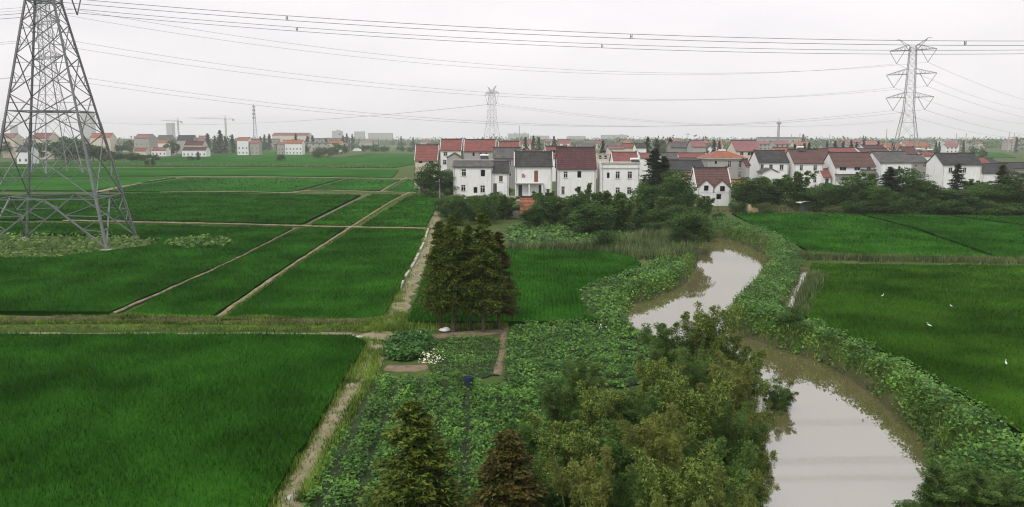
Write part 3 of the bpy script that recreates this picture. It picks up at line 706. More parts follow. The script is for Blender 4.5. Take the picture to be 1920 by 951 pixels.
PROTO['bamboo'] = [p_plume(21), p_plume(22, nculm=11), p_plume(23, w=3.4), p_plume(26, mat='bamboo_g')]
PROTO['thicket'] = [p_plume(31, 5.0, 3.6, 15), p_plume(32, 5.0, 3.6, 15, mat='bamboo_g')]
PROTO['bamboo_far'] = [p_plume(s, 5.0, 3.4, 11, 42, 'bamboo_g', 0.26, 0.10) for s in (24, 25)]
PROTO['cedar'] = [p_meta(14, 9.0, 3.0, 220, 26, 0.28, 'conif', 0.0, 0.65), p_meta(15, 9.0, 2.6, 220, 26, 0.28, 'conif', 0.0, 0.6)]
PROTO['far'] = [p_broad(s, 8.0, 8.0, 26, 1500, 0.75, low=0.0) for s in (41, 42, 43)]
PROTO['farcone'] = [p_meta(s, 12.0, 3.6, 130, 9, 0.75, 'conif', 0.0, 0.65) for s in (44, 45)]
TI = [0]
def place(kind, name, label, x, d, h, w, cat='tree', group=None, z=None, var=None):
    cm, tm, ph, pw = PROTO[kind][(TI[0] if var is None else var) % len(PROTO[kind])]; TI[0] += 1
    z = gz(np.array([[x, d]]))[0] if z is None else z
    o = empty(name, (x, d, z - 0.03), random.random() * 6.28, label, cat, group)
    o.scale = (w / pw, w / pw, h / ph)
    obj('crown', cm, o)
    if kind in ('bamboo', 'thicket', 'bamboo_far'): obj('culms', tm, o)['kind'] = 'stuff'
    else: obj('trunk', tm, o)
    return o
def tree(kind, label, px, by, ty, wpx, name='tree', cat='tree', group=None, var=None):
    g_ = G(px, by); d = g_[1]; h = P(px, ty, d)[2]; w = wpx * d / F
    return place(kind, name, label, g_[0], d, h, w, cat, group, var=var)
def treed(kind, label, px, ty, h, w, name, cat='tree', group=None, var=None):
    x, y, k = ray(px, ty); t = (h - H) / k
    return place(kind, name, label, x * t, y * t, h, w, cat, group, var=var)

# ------------------------------------------------------------------ trees
# the five redwoods in the middle
for px, by, ty, w, lab, v in ((826, 621, 412, 62, 'leftmost redwood of the tall cluster by the track, yellowish tips', 0), (850, 623, 402, 66, 'second redwood from the left in the tall cluster', 1),
                           (880, 616, 420, 66, 'middle redwood of the tall cluster, partly hidden behind the others', 1), (906, 625, 394, 74, 'tallest redwood of the cluster, with the thick bare trunk', 0),
                           (935, 616, 432, 62, 'rightmost redwood of the tall cluster, with rusty brown foliage', 2)):
    tree('meta', lab, px, by, ty, w * 1.3, 'redwood_tree', group='redwoods by the track', var=v)
treed('meta', 'yellow green redwood tip rising from the bottom edge left of centre', 772, 752, 5.6, 3.3, 'redwood_tree', var=0)
treed('meta', 'brownish redwood tip at the bottom edge beside the bamboo', 952, 805, 5.2, 3.0, 'redwood_tree', var=2)
# foreground bamboo and scrub between gardens and pond
NEAR = [(1255, 592, 4.2, 2.8, 'bamboo'), (1308, 574, 4.6, 2.8, 'bamboo'), (1356, 562, 4.8, 2.8, 'bamboo'), (1410, 596, 4.0, 2.6, 'bamboo'), (1468, 634, 2.6, 2.4, 'thicket'),
        (1376, 640, 4.6, 2.9, 'bamboo'), (1300, 650, 3.6, 3.2, 'thicket'), (1228, 662, 4.0, 2.8, 'bamboo'), (1088, 664, 2.8, 2.0, 'bamboo'), (1424, 672, 3.0, 2.2, 'thicket'),
        (1050, 706, 2.6, 2.2, 'thicket'), (1130, 712, 3.8, 2.8, 'bamboo'), (1205, 722, 3.4, 3.2, 'thicket'), (1290, 696, 4.8, 3.0, 'bamboo'), (1375, 708, 4.2, 3.0, 'thicket'), (1425, 735, 3.4, 2.0, 'bamboo'),
        (985, 772, 3.0, 2.0, 'thicket'), (1062, 776, 4.2, 2.8, 'bamboo'), (1150, 790, 3.6, 3.0, 'thicket'), (1240, 766, 4.8, 2.8, 'bamboo'), (1330, 780, 4.4, 2.8, 'bamboo'), (1395, 805, 3.6, 2.2, 'thicket'),
        (1020, 850, 3.8, 2.4, 'thicket'), (1105, 846, 4.6, 2.6, 'bamboo'), (1195, 866, 4.0, 2.8, 'thicket'), (1285, 846, 4.8, 2.6, 'bamboo'), (1362, 872, 4.0, 2.4, 'bamboo'), (1410, 880, 2.6, 1.6, 'bamboo'),
        (1060, 935, 4.4, 2.4, 'bamboo'), (1150, 945, 4.4, 2.4, 'thicket'), (1240, 930, 4.6, 2.4, 'bamboo'), (1325, 945, 4.2, 2.2, 'thicket'), (1392, 945, 2.8, 1.6, 'bamboo'), (1000, 925, 3.4, 2.2, 'thicket'), (895, 960, 2.0, 1.8, 'thicket')]
ORD = ['first', 'second', 'third', 'fourth', 'fifth', 'sixth', 'seventh', 'eighth', 'ninth', 'tenth']
ROWS = [(0, 640, 'rearmost row'), (640, 690, 'second row from the back'), (690, 740, 'third row from the back'), (740, 810, 'middle row'), (810, 900, 'front row'), (900, 990, 'bottom edge row')]
for px, ty, h, w, kind in NEAR:
    row = [r_ for r_ in ROWS if r_[0] <= ty < r_[1]][0]; same = sorted(q[0] for q in NEAR if row[0] <= q[1] < row[1])
    treed(kind, ('feathery olive bamboo, ' if kind == 'bamboo' else 'dense olive bamboo scrub, ') + ORD[same.index(px)] + ' from left, ' + row[2] + ' of foreground thicket', px, ty, h, w, 'bamboo_clump' if kind == 'bamboo' else 'thicket_shrub', 'bamboo' if kind == 'bamboo' else 'shrub', 'foreground bamboo clumps' if kind == 'bamboo' else 'foreground thicket shrubs')
tree('bushy', 'dark glossy bush between the pond bank and the narrow ditch', 1482, 622, 586, 66, 'bush', 'bush')
treed('bamboo', 'blurred green shrub at the bottom edge right of the lower pond', 1775, 850, 2.0, 2.6, 'bush', 'bush', var=3)
treed('bamboo', 'low shrub in the bottom right corner beside bare earth', 1855, 880, 1.6, 2.0, 'bush', 'bush', var=3)
tree('bushy', 'leafy bush in the lowest right corner', 1900, 965, 905, 150, 'bush', 'bush')
tree('bushy', 'small bush under the bank at the right edge of the lower pond', 1730, 930, 870, 110, 'bush', 'bush')
# trees below the white houses
MID = [('broad', 808, 372, 308, 52, 'dark tree left of the grey roofed white house, in front of the red roof'), ('broad', 838, 372, 316, 46, 'dark tree touching the left wall of the low white house'),
       ('broad', 845, 405, 362, 62, 'dark tree behind the redwood tops, by the utility poles'), ('broad', 890, 412, 362, 70, 'dark tree below the low white house'),
       ('bamboo_far', 940, 408, 368, 52, 'light bamboo left of the orange roofed shed'), ('bushy', 946, 366, 348, 30, 'bright round bush at the corner of the low white house'),
       ('bamboo_far', 1022, 414, 352, 44, 'bamboo right of the orange roofed shed'), ('broad', 1040, 420, 362, 60, 'dark tree below the black roofed white house'),
       ('broad', 1085, 425, 366, 62, 'dark tree below the maroon roofed house'), ('bamboo_far', 1098, 418, 346, 34, 'thin tall bamboo in front of the maroon roofed house'),
       ('bamboo_far', 1130, 432, 352, 66, 'bright bamboo clump below the gap between maroon and flat roofed houses'), ('bamboo_far', 1160, 436, 364, 70, 'bamboo clump below the flat roofed white house'),
       ('broad', 1110, 440, 385, 80, 'low dark shrub tree above the vegetable patch'), ('cedar', 1225, 392, 284, 52, 'tall dark cedar right of the flat roofed white house'),
       ('cedar', 1243, 392, 298, 46, 'second dark cedar beside the flat roofed white house'), ('broad', 1222, 410, 340, 66, 'dark broad tree under the cedars'),
       ('broad', 1262, 412, 322, 68, 'large round tree left of the double gabled house'), ('broad', 1285, 400, 338, 44, 'dark tree touching the left side of the double gabled house'),
       ('broad', 1290, 462, 392, 74, 'dark bush overhanging the head of the upper pond'), ('bushy', 1322, 440, 400, 44, 'bush at the pond head below the double gabled house'),
       ('bushy', 1347, 412, 398, 22, 'small round bush at the field corner below the double gabled house'), ('bushy', 1385, 398, 378, 34, 'small bush left of the straw heap'),
       ('broad', 1395, 390, 334, 56, 'tree right of the double gabled house'), ('pale', 1437, 398, 378, 36, 'pale shrub between straw heap and white canopy'),
       ('pale', 1562, 403, 384, 32, 'single round pale bush standing at the field edge'), ('bushy', 1140, 470, 430, 60, 'greyish bush at the left of the reeds'),
       ('bushy', 1240, 440, 415, 60, 'scrubby bush between the reeds and the dark trees')]
for k, px, by, ty, w, lab in MID: tree(k, lab, px, by, ty - (by - ty) * 0.06, w * 1.3, 'bush' if k in ('bushy', 'pale') else 'bamboo_clump' if k == 'bamboo_far' else 'cedar_tree' if k == 'cedar' else 'tree', 'bush' if k in ('bushy', 'pale') else 'bamboo' if k == 'bamboo_far' else 'tree')
# the dark hedge of trees before the right hand houses
HEDGE = [('broad', 1420, 392, 322, 62, 'dark tree below the left end of the black roofed right hand house'), ('bamboo_far', 1452, 392, 322, 54, 'bamboo in front of the black roofed right hand house'),
         ('bamboo_far', 1490, 394, 318, 52, 'bamboo in front of the plain brown roofed house'), ('broad', 1525, 396, 345, 56, 'dark tree below the plain brown roofed house'),
         ('broad', 1556, 394, 336, 52, 'dark tree below the red lean-to roof'), ('broad', 1590, 396, 330, 60, 'dark tree left of the hedge middle'),
         ('bamboo_far', 1622, 394, 322, 52, 'bamboo before the brown roofed house with balcony'), ('cedar', 1664, 396, 312, 46, 'dark cedar before the weathered grey roofed house'),
         ('broad', 1652, 398, 340, 60, 'dark tree at the foot of the hedge cedar'), ('broad', 1695, 396, 314, 64, 'tall bright tree before the weathered grey roofed house'),
         ('broad', 1728, 398, 330, 52, 'tree left of the white house with the black roof'), ('broad', 1760, 398, 346, 60, 'dark tree below the white gable with the black roof'),
         ('cedar', 1790, 392, 306, 30, 'slim dark tree in front of the black roofed white house'), ('bamboo_far', 1822, 392, 328, 48, 'pale bamboo before the right corner of the black roofed white house'),
         ('broad', 1800, 400, 350, 70, 'dark spreading tree under the slim tree'), ('broad', 1850, 400, 338, 60, 'dark tree below the long dark roof'),
         ('cedar', 1873, 398, 308, 34, 'dark pointed tree in front of the long dark roof'), ('broad', 1900, 400, 322, 56, 'dark tree at the right edge of the hedge'),
         ('broad', 1945, 402, 330, 70, 'last hedge tree, cut by the right edge'), ('bushy', 1610, 400, 372, 64, 'low dark shrub at the hedge foot, left'),
         ('bushy', 1690, 402, 368, 70, 'low dark shrub at the hedge foot, middle'), ('bushy', 1775, 403, 370, 74, 'low dark shrub at the hedge foot, under the slim tree'),
         ('bushy', 1850, 404, 374, 80, 'low dark shrub at the hedge foot, right'), ('bushy', 1920, 404, 376, 70, 'low dark shrub at the right edge of the hedge foot')]
for k, px, by, ty, w, lab in HEDGE: tree(k, lab, px, by, ty, w * 1.4, 'bush' if k == 'bushy' else 'bamboo_clump' if k == 'bamboo_far' else 'cedar_tree' if k == 'cedar' else 'tree', 'bush' if k == 'bushy' else 'bamboo' if k == 'bamboo_far' else 'tree', 'hedge trees before the right hand houses')
# scattered trees of the left distance
LEFT = [('far', 322, 290, 263, 28, 'dark round tree before the pink roofed hamlet house'), ('bushy', 276, 312.5, 298, 9, 'left of two small round bushes in the far field'), ('bushy', 288, 312.5, 298, 10, 'right of two small round bushes in the far field'),
        ('bushy', 358, 302, 292, 15, 'low grey bush beside the cone shaped bush'), ('cedar', 372, 301, 284, 9, 'small cone shaped bush in the far field'), ('bushy', 527, 303, 288, 18, 'lone round bush in the far field'),
        ('farcone', 391, 288, 250, 16, 'leftmost dark conifer of the hamlet row'), ('farcone', 404, 288, 254, 12, 'thin conifer in the hamlet row'), ('farcone', 414, 288, 244, 18, 'tallest dark conifer of the hamlet row'),
        ('farcone', 424, 288, 256, 12, 'brownish conifer beside the tallest one'), ('farcone', 437, 287, 252, 12, 'conifer left of the cream house with orange roof'), ('farcone', 489, 283, 256, 12, 'small conifer right of the purple roof'),
        ('farcone', 497, 282, 252, 9, 'thin conifer between purple roof and orange roofed white house'), ('farcone', 506, 282, 251, 12, 'dark conifer left of the orange roofed white house'),
        ('farcone', 577, 284, 255, 13, 'dark conifer right of the orange roofed white house'), ('farcone', 587, 284, 254, 12, 'brownish conifer right of the orange roofed white house'),
        ('far', 573, 288, 272, 18, 'dark bush at the foot of the conifer pair'), ('pale', 600, 296, 272, 30, 'pale green shrub in the middle of the far field clump'), ('pale', 616, 296, 270, 26, 'second pale green shrub of the far field clump'),
        ('bushy', 594, 298, 284, 16, 'small dark bush at the front of the far field clump'), ('farcone', 612, 282, 259, 10, 'dark pointed tree above the pale shrubs'), ('far', 632, 291, 268, 24, 'dark rounded tree in the far field clump'),
        ('far', 647, 289, 270, 16, 'dark bush right end of the far field clump'), ('farcone', 644, 282, 254, 12, 'brown tinged conifer above the dark bush'), ('farcone', 651, 281, 250, 10, 'tall conifer of the far field clump'), ('farcone', 661, 281, 251, 8, 'slim conifer standing right of the far field clump'),
        ('far', 684, 286, 270, 22, 'wide dark bush before the far white shed'), ('far', 703, 285, 271, 24, 'dark bush in the line left of the red roofs'), ('far', 721, 286, 273, 18, 'right hand bush of the far bush line'), ('far', 752, 285, 274, 20, 'bush touching the nearest red roof from the left'), ('far', 772, 285, 276, 22, 'bush just left of the nearest red roof'),
        ('farcone', 683, 268, 252, 8, 'hazy conifer above the far bush line')]
for k, px, by, ty, w, lab in LEFT: tree(k, lab, px, by, ty, w * 1.1, 'bush' if k in ('bushy', 'pale') else 'tree' if k == 'far' else 'conifer', 'bush' if k in ('bushy', 'pale') else 'tree')
for q_, (px, by, ty, w) in enumerate(((12, 296, 262, 36), (40, 292, 276, 18), (70, 300, 262, 34), (105, 302, 258, 40), (128, 303, 256, 46), (150, 303, 262, 40), (175, 303, 268, 40), (196, 303, 276, 34), (215, 302, 284, 30), (232, 302, 286, 28), (248, 302, 286, 26), (262, 302, 287, 24), (276, 301, 288, 22), (292, 301, 290, 20), (200, 290, 266, 30), (228, 290, 268, 28), (245, 286, 262, 24))):
    tree('far', 'leafy tree in the grove behind the near pylon, ' + ['left edge one', 'small one by the white house', 'one behind the left legs', 'tall one between the legs', 'tallest one between the legs', 'one behind the right leg', 'pale one right of the right leg', 'first of the low strip', 'second of the low strip', 'third of the low strip', 'fourth of the low strip', 'fifth of the low strip', 'sixth of the low strip', 'last of the low strip', 'rear one by the right leg', 'second of the rear row', 'third of the rear row'][q_], px, by, ty, w * 1.15, 'tree', 'tree', 'grove behind the near pylon')

# the dense belt of low growth that fills the gaps below the white houses
r5 = np.random.default_rng(55)
for k_ in range(26):
    px = 846 + 480 * (k_ + 0.5) / 26; by = 404 + 22 * r5.random() + (10 if px > 1050 else 0); ty = by - 34 - 26 * r5.random(); kd = ('broad', 'bamboo_far', 'broad', 'bushy')[k_ % 4]
    if 955 < px < 1002: by, ty = 402 + 4 * r5.random(), 384
    tree(kd, 'leafy shrub number %s from the left in the belt under the white houses' % ['one', 'two', 'three', 'four', 'five', 'six', 'seven', 'eight', 'nine', 'ten', 'eleven', 'twelve', 'thirteen', 'fourteen', 'fifteen', 'sixteen', 'seventeen', 'eighteen', 'nineteen', 'twenty', 'twenty one', 'twenty two', 'twenty three', 'twenty four', 'twenty five', 'twenty six'][k_], px, by, ty, 62, 'shrub', 'shrub', 'belt of shrubs under the white houses')

# ------------------------------------------------------------------ houses
def wallgrid(b, x0, x1, z0, z1, y, holes, depth=0.14):
    """a front wall of real thickness with openings left in it"""
    X = sorted({x0, x1, *[v for h in holes for v in (h[0], h[2])]}); Z = sorted({z0, z1, *[v for h in holes for v in (h[1], h[3])]})
    X = [v for v in X if x0 <= v <= x1]; Z = [v for v in Z if z0 <= v <= z1]
    for a0, a1 in zip(X[:-1], X[1:]):
        for c0, c1 in zip(Z[:-1], Z[1:]):
            mx_, mz_ = (a0 + a1) / 2, (c0 + c1) / 2
            if any(h[0] < mx_ < h[2] and h[1] < mz_ < h[3] for h in holes): continue
            b.quad((a0, y, c0), (a1, y, c0), (a1, y, c1), (a0, y, c1))
    for h in holes:
        a, c, d, e = h; yy = y + depth
        b.quad((a, y, c), (a, y, e), (a, yy, e), (a, yy, c)); b.quad((d, y, e), (d, y, c), (d, yy, c), (d, yy, e))
        b.quad((a, y, e), (d, y, e), (d, yy, e), (a, yy, e)); b.quad((d, y, c), (a, y, c), (a, yy, c), (d, yy, c))
def window(root, h, y, style, depth=0.14, fm='frame'):
    x0, z0, x1, z1 = h; t = min(0.065, (x1 - x0) * 0.08); b = MB(); ya, yb = y + depth * 0.35, y + depth * 0.75
    b.box((x0, ya, z0), (x0 + t, yb, z1)); b.box((x1 - t, ya, z0), (x1, yb, z1)); b.box((x0 + t, ya, z0), (x1 - t, yb, z0 + t)); b.box((x0 + t, ya, z1 - t), (x1 - t, yb, z1))
    if style in ('T', 'H'): xm = (x0 + x1) / 2; b.box((xm - t / 2, ya + 0.005, z0 + t), (xm + t / 2, yb - 0.005, z1 - t))
    if style == 'T': zm = z0 + (z1 - z0) * 0.66; b.box((x0 + t, ya + 0.008, zm - t * 0.7), (x1 - t, yb - 0.008, zm + t * 0.7))
    w = b.build('window', M[fm], root)
    MB().box((x0, yb + 0.005, z0), (x1, y + depth, z1)).build('pane', M['glass'], w)
    if style != 'D': MB().box((x0 - 0.08, y - 0.10, z0 - 0.09), (x1 + 0.08, y + 0.02, z0 - 0.003)).build('sill', M['concrete'], w)
    return w
def gable_roof(root, W, D, ze, zr, mat, ov=0.32, side=0.18, cap=True, verge=None, y0=0.0, x0=None, t=0.13, capm='dark', horn=0.25):
    """ridge along the facade"""
    xa, xb = (-W / 2 if x0 is None else x0) - side, (W / 2 if x0 is None else x0 + W) + side; ym = y0 + D / 2; s = (zr - ze) / (D / 2); b = MB(); e = ov * s
    b.slab([(xa, y0 - ov, ze - e + t), (xb, y0 - ov, ze - e + t), (xb, ym, zr + t), (xa, ym, zr + t)], t)
    b.slab([(xb, y0 + D + ov, ze - e + t), (xa, y0 + D + ov, ze - e + t), (xa, ym + 0.002, zr + t), (xb, ym + 0.002, zr + t)], t)
    r = b.build('roof', mat, root)
    if cap:
        c = MB().box((xa - 0.03, ym - 0.16, zr + t - 0.06), (xb + 0.03, ym + 0.16, zr + t + 0.16))
        for sx, xe in ((-1, xa), (1, xb)): c.bar((xe - sx * 0.5, ym, zr + t + 0.14), (xe + sx * 0.18, ym, zr + t + 0.16 + horn), 0.18, 0.1)
        c.build('ridge_cap', M[capm], r)
    if verge:
        for xe in (xa, xb):
            v = MB(); v.bar((xe, y0 - ov, ze - e + t + 0.02), (xe, ym, zr + t + 0.02), 0.16); v.bar((xe, ym, zr + t + 0.02), (xe, y0 + D + ov, ze - e + t + 0.02), 0.16)
            v.build('verge', M[verge], r)
    return r
def house(label, xl, xr, d, ye, yr, D, wall='wall_w', roof='t_brown', wins=(), doors=(), style='gable', ye_side=None, verge=None, name='house', auto=None, group=None, eave_band=True, cat='house', zfloor=-0.4, horn=0.25, capm='dark', frame='frame', rz=0.0):
    A, B = P(xl, ye, d), P(xr, ye, d); xc = (A[0] + B[0]) / 2; W = B[0] - A[0]; ze = A[2]
    root = empty(name, (xc, d, 0), math.radians(rz), label, cat, group)
    zr = P((xl + xr) / 2, yr, d + (D / 2 if style in ('gable', 'hip', 'double') else 0))[2]
    hs, hd = [], []
    for q in wins:
        a, c = P(q[0] - 0.4, q[3] + 0.4, d), P(q[2] + 0.4, q[1] - 0.3, d); hs.append((a[0] - xc, a[2], c[0] - xc, c[2], q[4] if len(q) > 4 else 'T'))
    for q in doors:
        a, c = P(q[0], q[3], d), P(q[2], q[1], d); hd.append((a[0] - xc, a[2], c[0] - xc, c[2], q[4] if len(q) > 4 else 'wood'))
    if auto:
        nx_, rows_ = auto[0], auto[1]
        for i in range(nx_):
            xm = -W / 2 + W * (i + 0.5) / nx_
            for zb in rows_: hs.append((xm - 0.5, zb, xm + 0.5, min(zb + 1.3, ze - 0.3), 'T' if len(auto) < 3 else auto[2]))
    b = MB(); holes = [h[:4] for h in hs + hd]
    wallgrid(b, -W / 2, W / 2, zfloor, ze, 0.0, holes)
    x0, x1 = -W / 2, W / 2
    if style in ('gable', 'double'):
        b.quad((x0, D, zfloor), (x0, 0, zfloor), (x0, 0, ze), (x0, D / 2, zr), (x0, D, ze)); b.quad((x1, 0, zfloor), (x1, D, zfloor), (x1, D, ze), (x1, D / 2, zr), (x1, 0, ze))
    else:
        b.quad((x0, D, zfloor), (x0, 0, zfloor), (x0, 0, ze), (x0, D, ze)); b.quad((x1, 0, zfloor), (x1, D, zfloor), (x1, D, ze), (x1, 0, ze))
    b.quad((x1, D, zfloor), (x0, D, zfloor), (x0, D, ze), (x1, D, ze))
    if style in ('flat',): b.quad((x0, 0, ze - 0.5), (x1, 0, ze - 0.5), (x1, D, ze - 0.5), (x0, D, ze - 0.5))
    b.build('wall', M[wall], root)
    if wall == 'wall_w' and d < 200 and D > 5:
        for sx in (-1, 1): MB().bar((sx * (W / 2 - 0.22), -0.1, zfloor), (sx * (W / 2 - 0.22), -0.1, ze - 0.2), 0.1, None, 6).build('drainpipe', M['concrete'], root)
    for h in hs: window(root, h[:4], 0.0, h[4], fm=frame)
    for h in hd:
        MB().box((h[0], 0.05, h[1]), (h[2], 0.12, h[3])).build('door', M[h[4]], root)
    if style in ('gable', 'double'):
        gable_roof(root, W, D, ze, zr, M[roof], verge=verge, horn=horn, capm=capm, ov=0.32 if style == 'gable' else 0.0)
        if eave_band and D > 3: MB().box((x0 - 0.02, -0.06, ze - 0.32), (x1 + 0.02, -0.003, ze - 0.14)).build('cornice', M['concrete'], root)
    elif style == 'hip':
        o = 0.4; i = min(W, D) * 0.42; r = MB(); e = ze - 0.05
        p = [(x0 - o, -o, e), (x1 + o, -o, e), (x1 + o, D + o, e), (x0 - o, D + o, e)]; q = [(x0 + i, D / 2, zr), (x1 - i, D / 2, zr)]
        r.quad(p[0], p[1], q[1], q[0]); r.quad(p[1], p[2], q[1]); r.quad(p[2], p[3], q[0], q[1]); r.quad(p[3], p[0], q[0]); r.quad(p[3], p[2], p[1], p[0])
        ro = r.build('roof', M[roof], root)
        MB().box((x0 - o, -o, e - 0.3), (x1 + o, D + o, e - 0.01)).build('cornice', M['concrete'], root)
        MB().box((-0.9, D / 2 - 0.3, zr - 0.15), (0.9, D / 2 + 0.3, zr + 0.25)).build('ridge_cap', M['white'], ro)
    elif style == 'flat':
        for bx_ in (((x0 - 0.12, -0.14, ze - 0.25), (x1 + 0.12, -0.003, ze - 0.02)), ((x0 - 0.1, -0.12, ze - 1.15), (x1 + 0.1, -0.002, ze - 0.95))): MB().box(*bx_).build('parapet_band', M['concrete'], root)
        MB().box((x0 - 0.05, -0.08, ze), (x1 + 0.05, 0.22, ze + 0.12)).build('parapet_coping', M['concrete'], root)
    elif style == 'front':                                    # ridge running away from the viewer
        s = 0.3; zz = zr; o = 0.25; t = 0.12; r = MB(); k = (zz - ze) / (W / 2)
        r.slab([(x0 - o, -s, ze - o * k + t), (0, -s, zz + t), (0, D + s, zz + t), (x0 - o, D + s, ze - o * k + t)], t)
        r.slab([(0.002, -s, zz + t), (x1 + o, -s, ze - o * k + t), (x1 + o, D + s, ze - o * k + t), (0.002, D + s, zz + t)], t)
        r.build('roof', M[roof], root)
        g_ = MB(); g_.quad((x0, 0.0, ze), (x1, 0.0, ze), (0, 0.0, zz)); g_.quad((x1, D, ze), (x0, D, ze), (0, D, zz)); g_.build('gable_wall', M[wall], root)
    return root, W, ze, zr, D

D1 = 158.0
house('low white house with mossy grey roof, left end of the front row', 850, 923.5, D1, 312.5, 301.5, 6.5, 'wall_w', 't_grey',
      [(866, 317.5, 873.5, 330), (901.5, 318.5, 909.5, 331, 'D'), (865, 347, 872.5, 358), (888, 351, 895, 362, 'D'), (901, 348, 909, 361)], capm='concrete', horn=0.05)
house('narrow white annex with dark roof joined to the low white house', 924, 953.5, D1 - 0.4, 323, 304.5, 6.0, 'wall_w', 't_black', [(936, 330, 942.5, 340.5, 'H')], [(924.5, 344, 931.5, 360, 'dark')], capm='dark', horn=0.05)
r, W, ze, zr, D = house('white house with black roof, red emblem and brown balcony door', 966, 1035.5, 157, 311, 286, 7.0, 'wall_w', 't_black', [], [(1001.5, 320, 1009, 341.5, 'wood'), (972, 347, 979, 368, 'dark'), (1010, 347, 1016, 368, 'dark')], verge='frame')
A = P(966, 343, 157); B = P(1018, 343, 157); x0 = A[0] - r.location.x; x1 = B[0] - r.location.x
MB().box((x0 - 0.1, -1.3, A[2] - 0.18), (x1, -0.003, A[2])).build('balcony_slab', M['concrete'], r)
for xx in (x0 + 0.1, (x0 + x1) / 2, x1 - 0.2): MB().box((xx - 0.12, -1.2, -0.4), (xx + 0.12, -0.95, A[2] - 0.185)).build('pillar', M['wall_w'], r)
em = MB(); C = P(981.5, 329.5, 157); ex, ez = C[0] - r.location.x, C[2]
pts = [(-0.34, 0.12), (-0.1, 0.32), (0.16, 0.2), (0.02, 0.0), (-0.26, -0.12), (-0.16, -0.32), (0.1, -0.3), (0.3, -0.1), (0.36, 0.08)]
for (a, b_), (c, e_) in zip(pts[:-1], pts[1:]): em.bar((ex + a, -0.03, ez + b_), (ex + c, -0.03, ez + e_), 0.12)
em.build('emblem', M['red'], r)
house('white house with a tall maroon tiled roof in the front row', 1046, 1117.5, 156, 315, 278, 7.6, 'wall_w', 't_maroon',
      [(1057, 322, 1064, 333), (1082.5, 321, 1090, 333.5, 'D'), (1053, 350, 1058.5, 364), (1082, 350, 1089, 362, 'D')], horn=0.35)
house('flat roofed white house with parapet and green tinted windows', 1128, 1199.5, 154, 305.5, 305.5, 7.5, 'wall_w', 't_grey',
      [(1138, 324, 1143, 334, 'D'), (1154.5, 322, 1162, 334.5), (1177, 322, 1185, 334.5), (1154.5, 352, 1162, 363), (1176, 351.5, 1183.5, 364)], style='flat')
house('house with bright red roof behind the flat roofed white house', 1150, 1197, 190, 304, 286.5, 7, 'wall_w', 't_red', [], verge='frame')
# house with the two front gables
r, W, ze, zr, D = house('small white house with brown roof and two pointed front gables', 1307.5, 1370, 141, 352.5, 316, 6.5, 'wall_w', 't_brown',
      [(1316, 368, 1331, 379.5, 'H'), (1343, 364, 1352.5, 374, 'D')], style='double', verge='frame', eave_band=False)
for xp, yp, wa in ((1325, 337.5, (1320, 348, 1328.5, 357.5)), (1354.3, 338.5, (1350, 349, 1359, 358.5))):
    pk = P(xp, yp, 140.8)[2]; xm = P(xp, yp, 140.8)[0] - r.location.x; hw = W / 4; zb = ze - 0.1; o = 0.14; k = (pk - ze) / hw
    b = MB(); xa, xb = max(-W / 2, xm - hw), min(W / 2, xm + hw)
    b.quad((xa, -0.06, zb - 0.75), (xb, -0.06, zb - 0.75), (xb, -0.06, ze), (xm, -0.06, pk), (xa, -0.06, ze)); b.quad((xa, -0.06, zb - 0.75), (xa, -0.003, zb - 0.75), (xb, -0.003, zb - 0.75), (xb, -0.06, zb - 0.75)); b.quad((xb, -0.06, zb - 0.75), (xb, -0.003, zb - 0.75), (xb, -0.003, ze), (xb, -0.06, ze))
    gw = b.build('gable_wall', M['wall_w'], r)
    ln = (pk - ze) / ((zr - ze) / (D / 2)) + 0.1
    q = MB(); q.slab([(xa - 0.02, -0.22, ze + 0.1), (xm, -0.22, pk + 0.1), (xm, ln, pk + 0.1), (xa - 0.02, 0.05, ze + 0.1)], 0.1); q.slab([(xm + 0.002, -0.22, pk + 0.1), (xb + 0.02, -0.22, ze + 0.1), (xb + 0.02, 0.05, ze + 0.1), (xm + 0.002, ln, pk + 0.1)], 0.1)
    q.build('gable_roof', M['t_brown'], r)
    a, c = P(wa[0], wa[3], 140.9), P(wa[2], wa[1], 140.9)
    h = (a[0] - r.location.x, a[2], c[0] - r.location.x, c[2])
    window(r, h, -0.16, 'D', 0.1, 'dark')
# right hand row
house('white gable ended house with black roof, leftmost of the right hand row', 1423, 1479, 196, 304, 283.5, 8, 'wall_w', 't_black', [(1426, 308.5, 1432, 318, 'H'), (1442.5, 309, 1449, 318, 'H'), (1462, 309, 1469, 318.5, 'H')], horn=0.1)
house('small grey gabled porch below the black roofed right hand house', 1430, 1460, 190, 323, 316, 4, 'wall_w', 't_grey', style='front')
house('white house with plain brown roof, second of the right hand row', 1489, 1544, 195, 305.5, 281.5, 9, 'wall_w', 't_brown', [(1499.7, 310, 1505.5, 319.5), (1525.4, 310, 1532, 319.5), (1499, 333, 1504.5, 341), (1525, 333, 1531, 342)], horn=0.1)
house('low red lean-to shed between two brown roofed right hand houses', 1544.5, 1558, 193, 332, 318, 5, 'wall_w', 't_red', [], [(1547, 335, 1554, 345, 'dark')])
r, W, ze, zr, D = house('white house with long brown roof and dark balcony windows', 1566, 1641, 192, 312, 287, 8.5, 'wall_w', 't_brown', [(1574.7, 312.6, 1587, 319.5, 'H'), (1602, 312.6, 1613, 319.5, 'H'), (1625.6, 312.6, 1633, 319.5, 'H')], horn=0.1, eave_band=False)
A = P(1566, 326, 192); MB().box((-W / 2, -1.4, A[2] - 0.2), (W / 2, -0.003, A[2])).build('balcony_slab', M['dark'], r); MB().box((-W / 2, -1.4, A[2] + 0.003), (W / 2, -1.28, A[2] + 0.75)).build('balcony_wall', M['wall_w'], r)
house('grey annex roof at the right end of the long brown roofed house', 1622, 1647, 186, 331, 320, 4, 'wall_w', 't_grey', [], [(1630, 338, 1640, 345, 'dark')], horn=0.02)
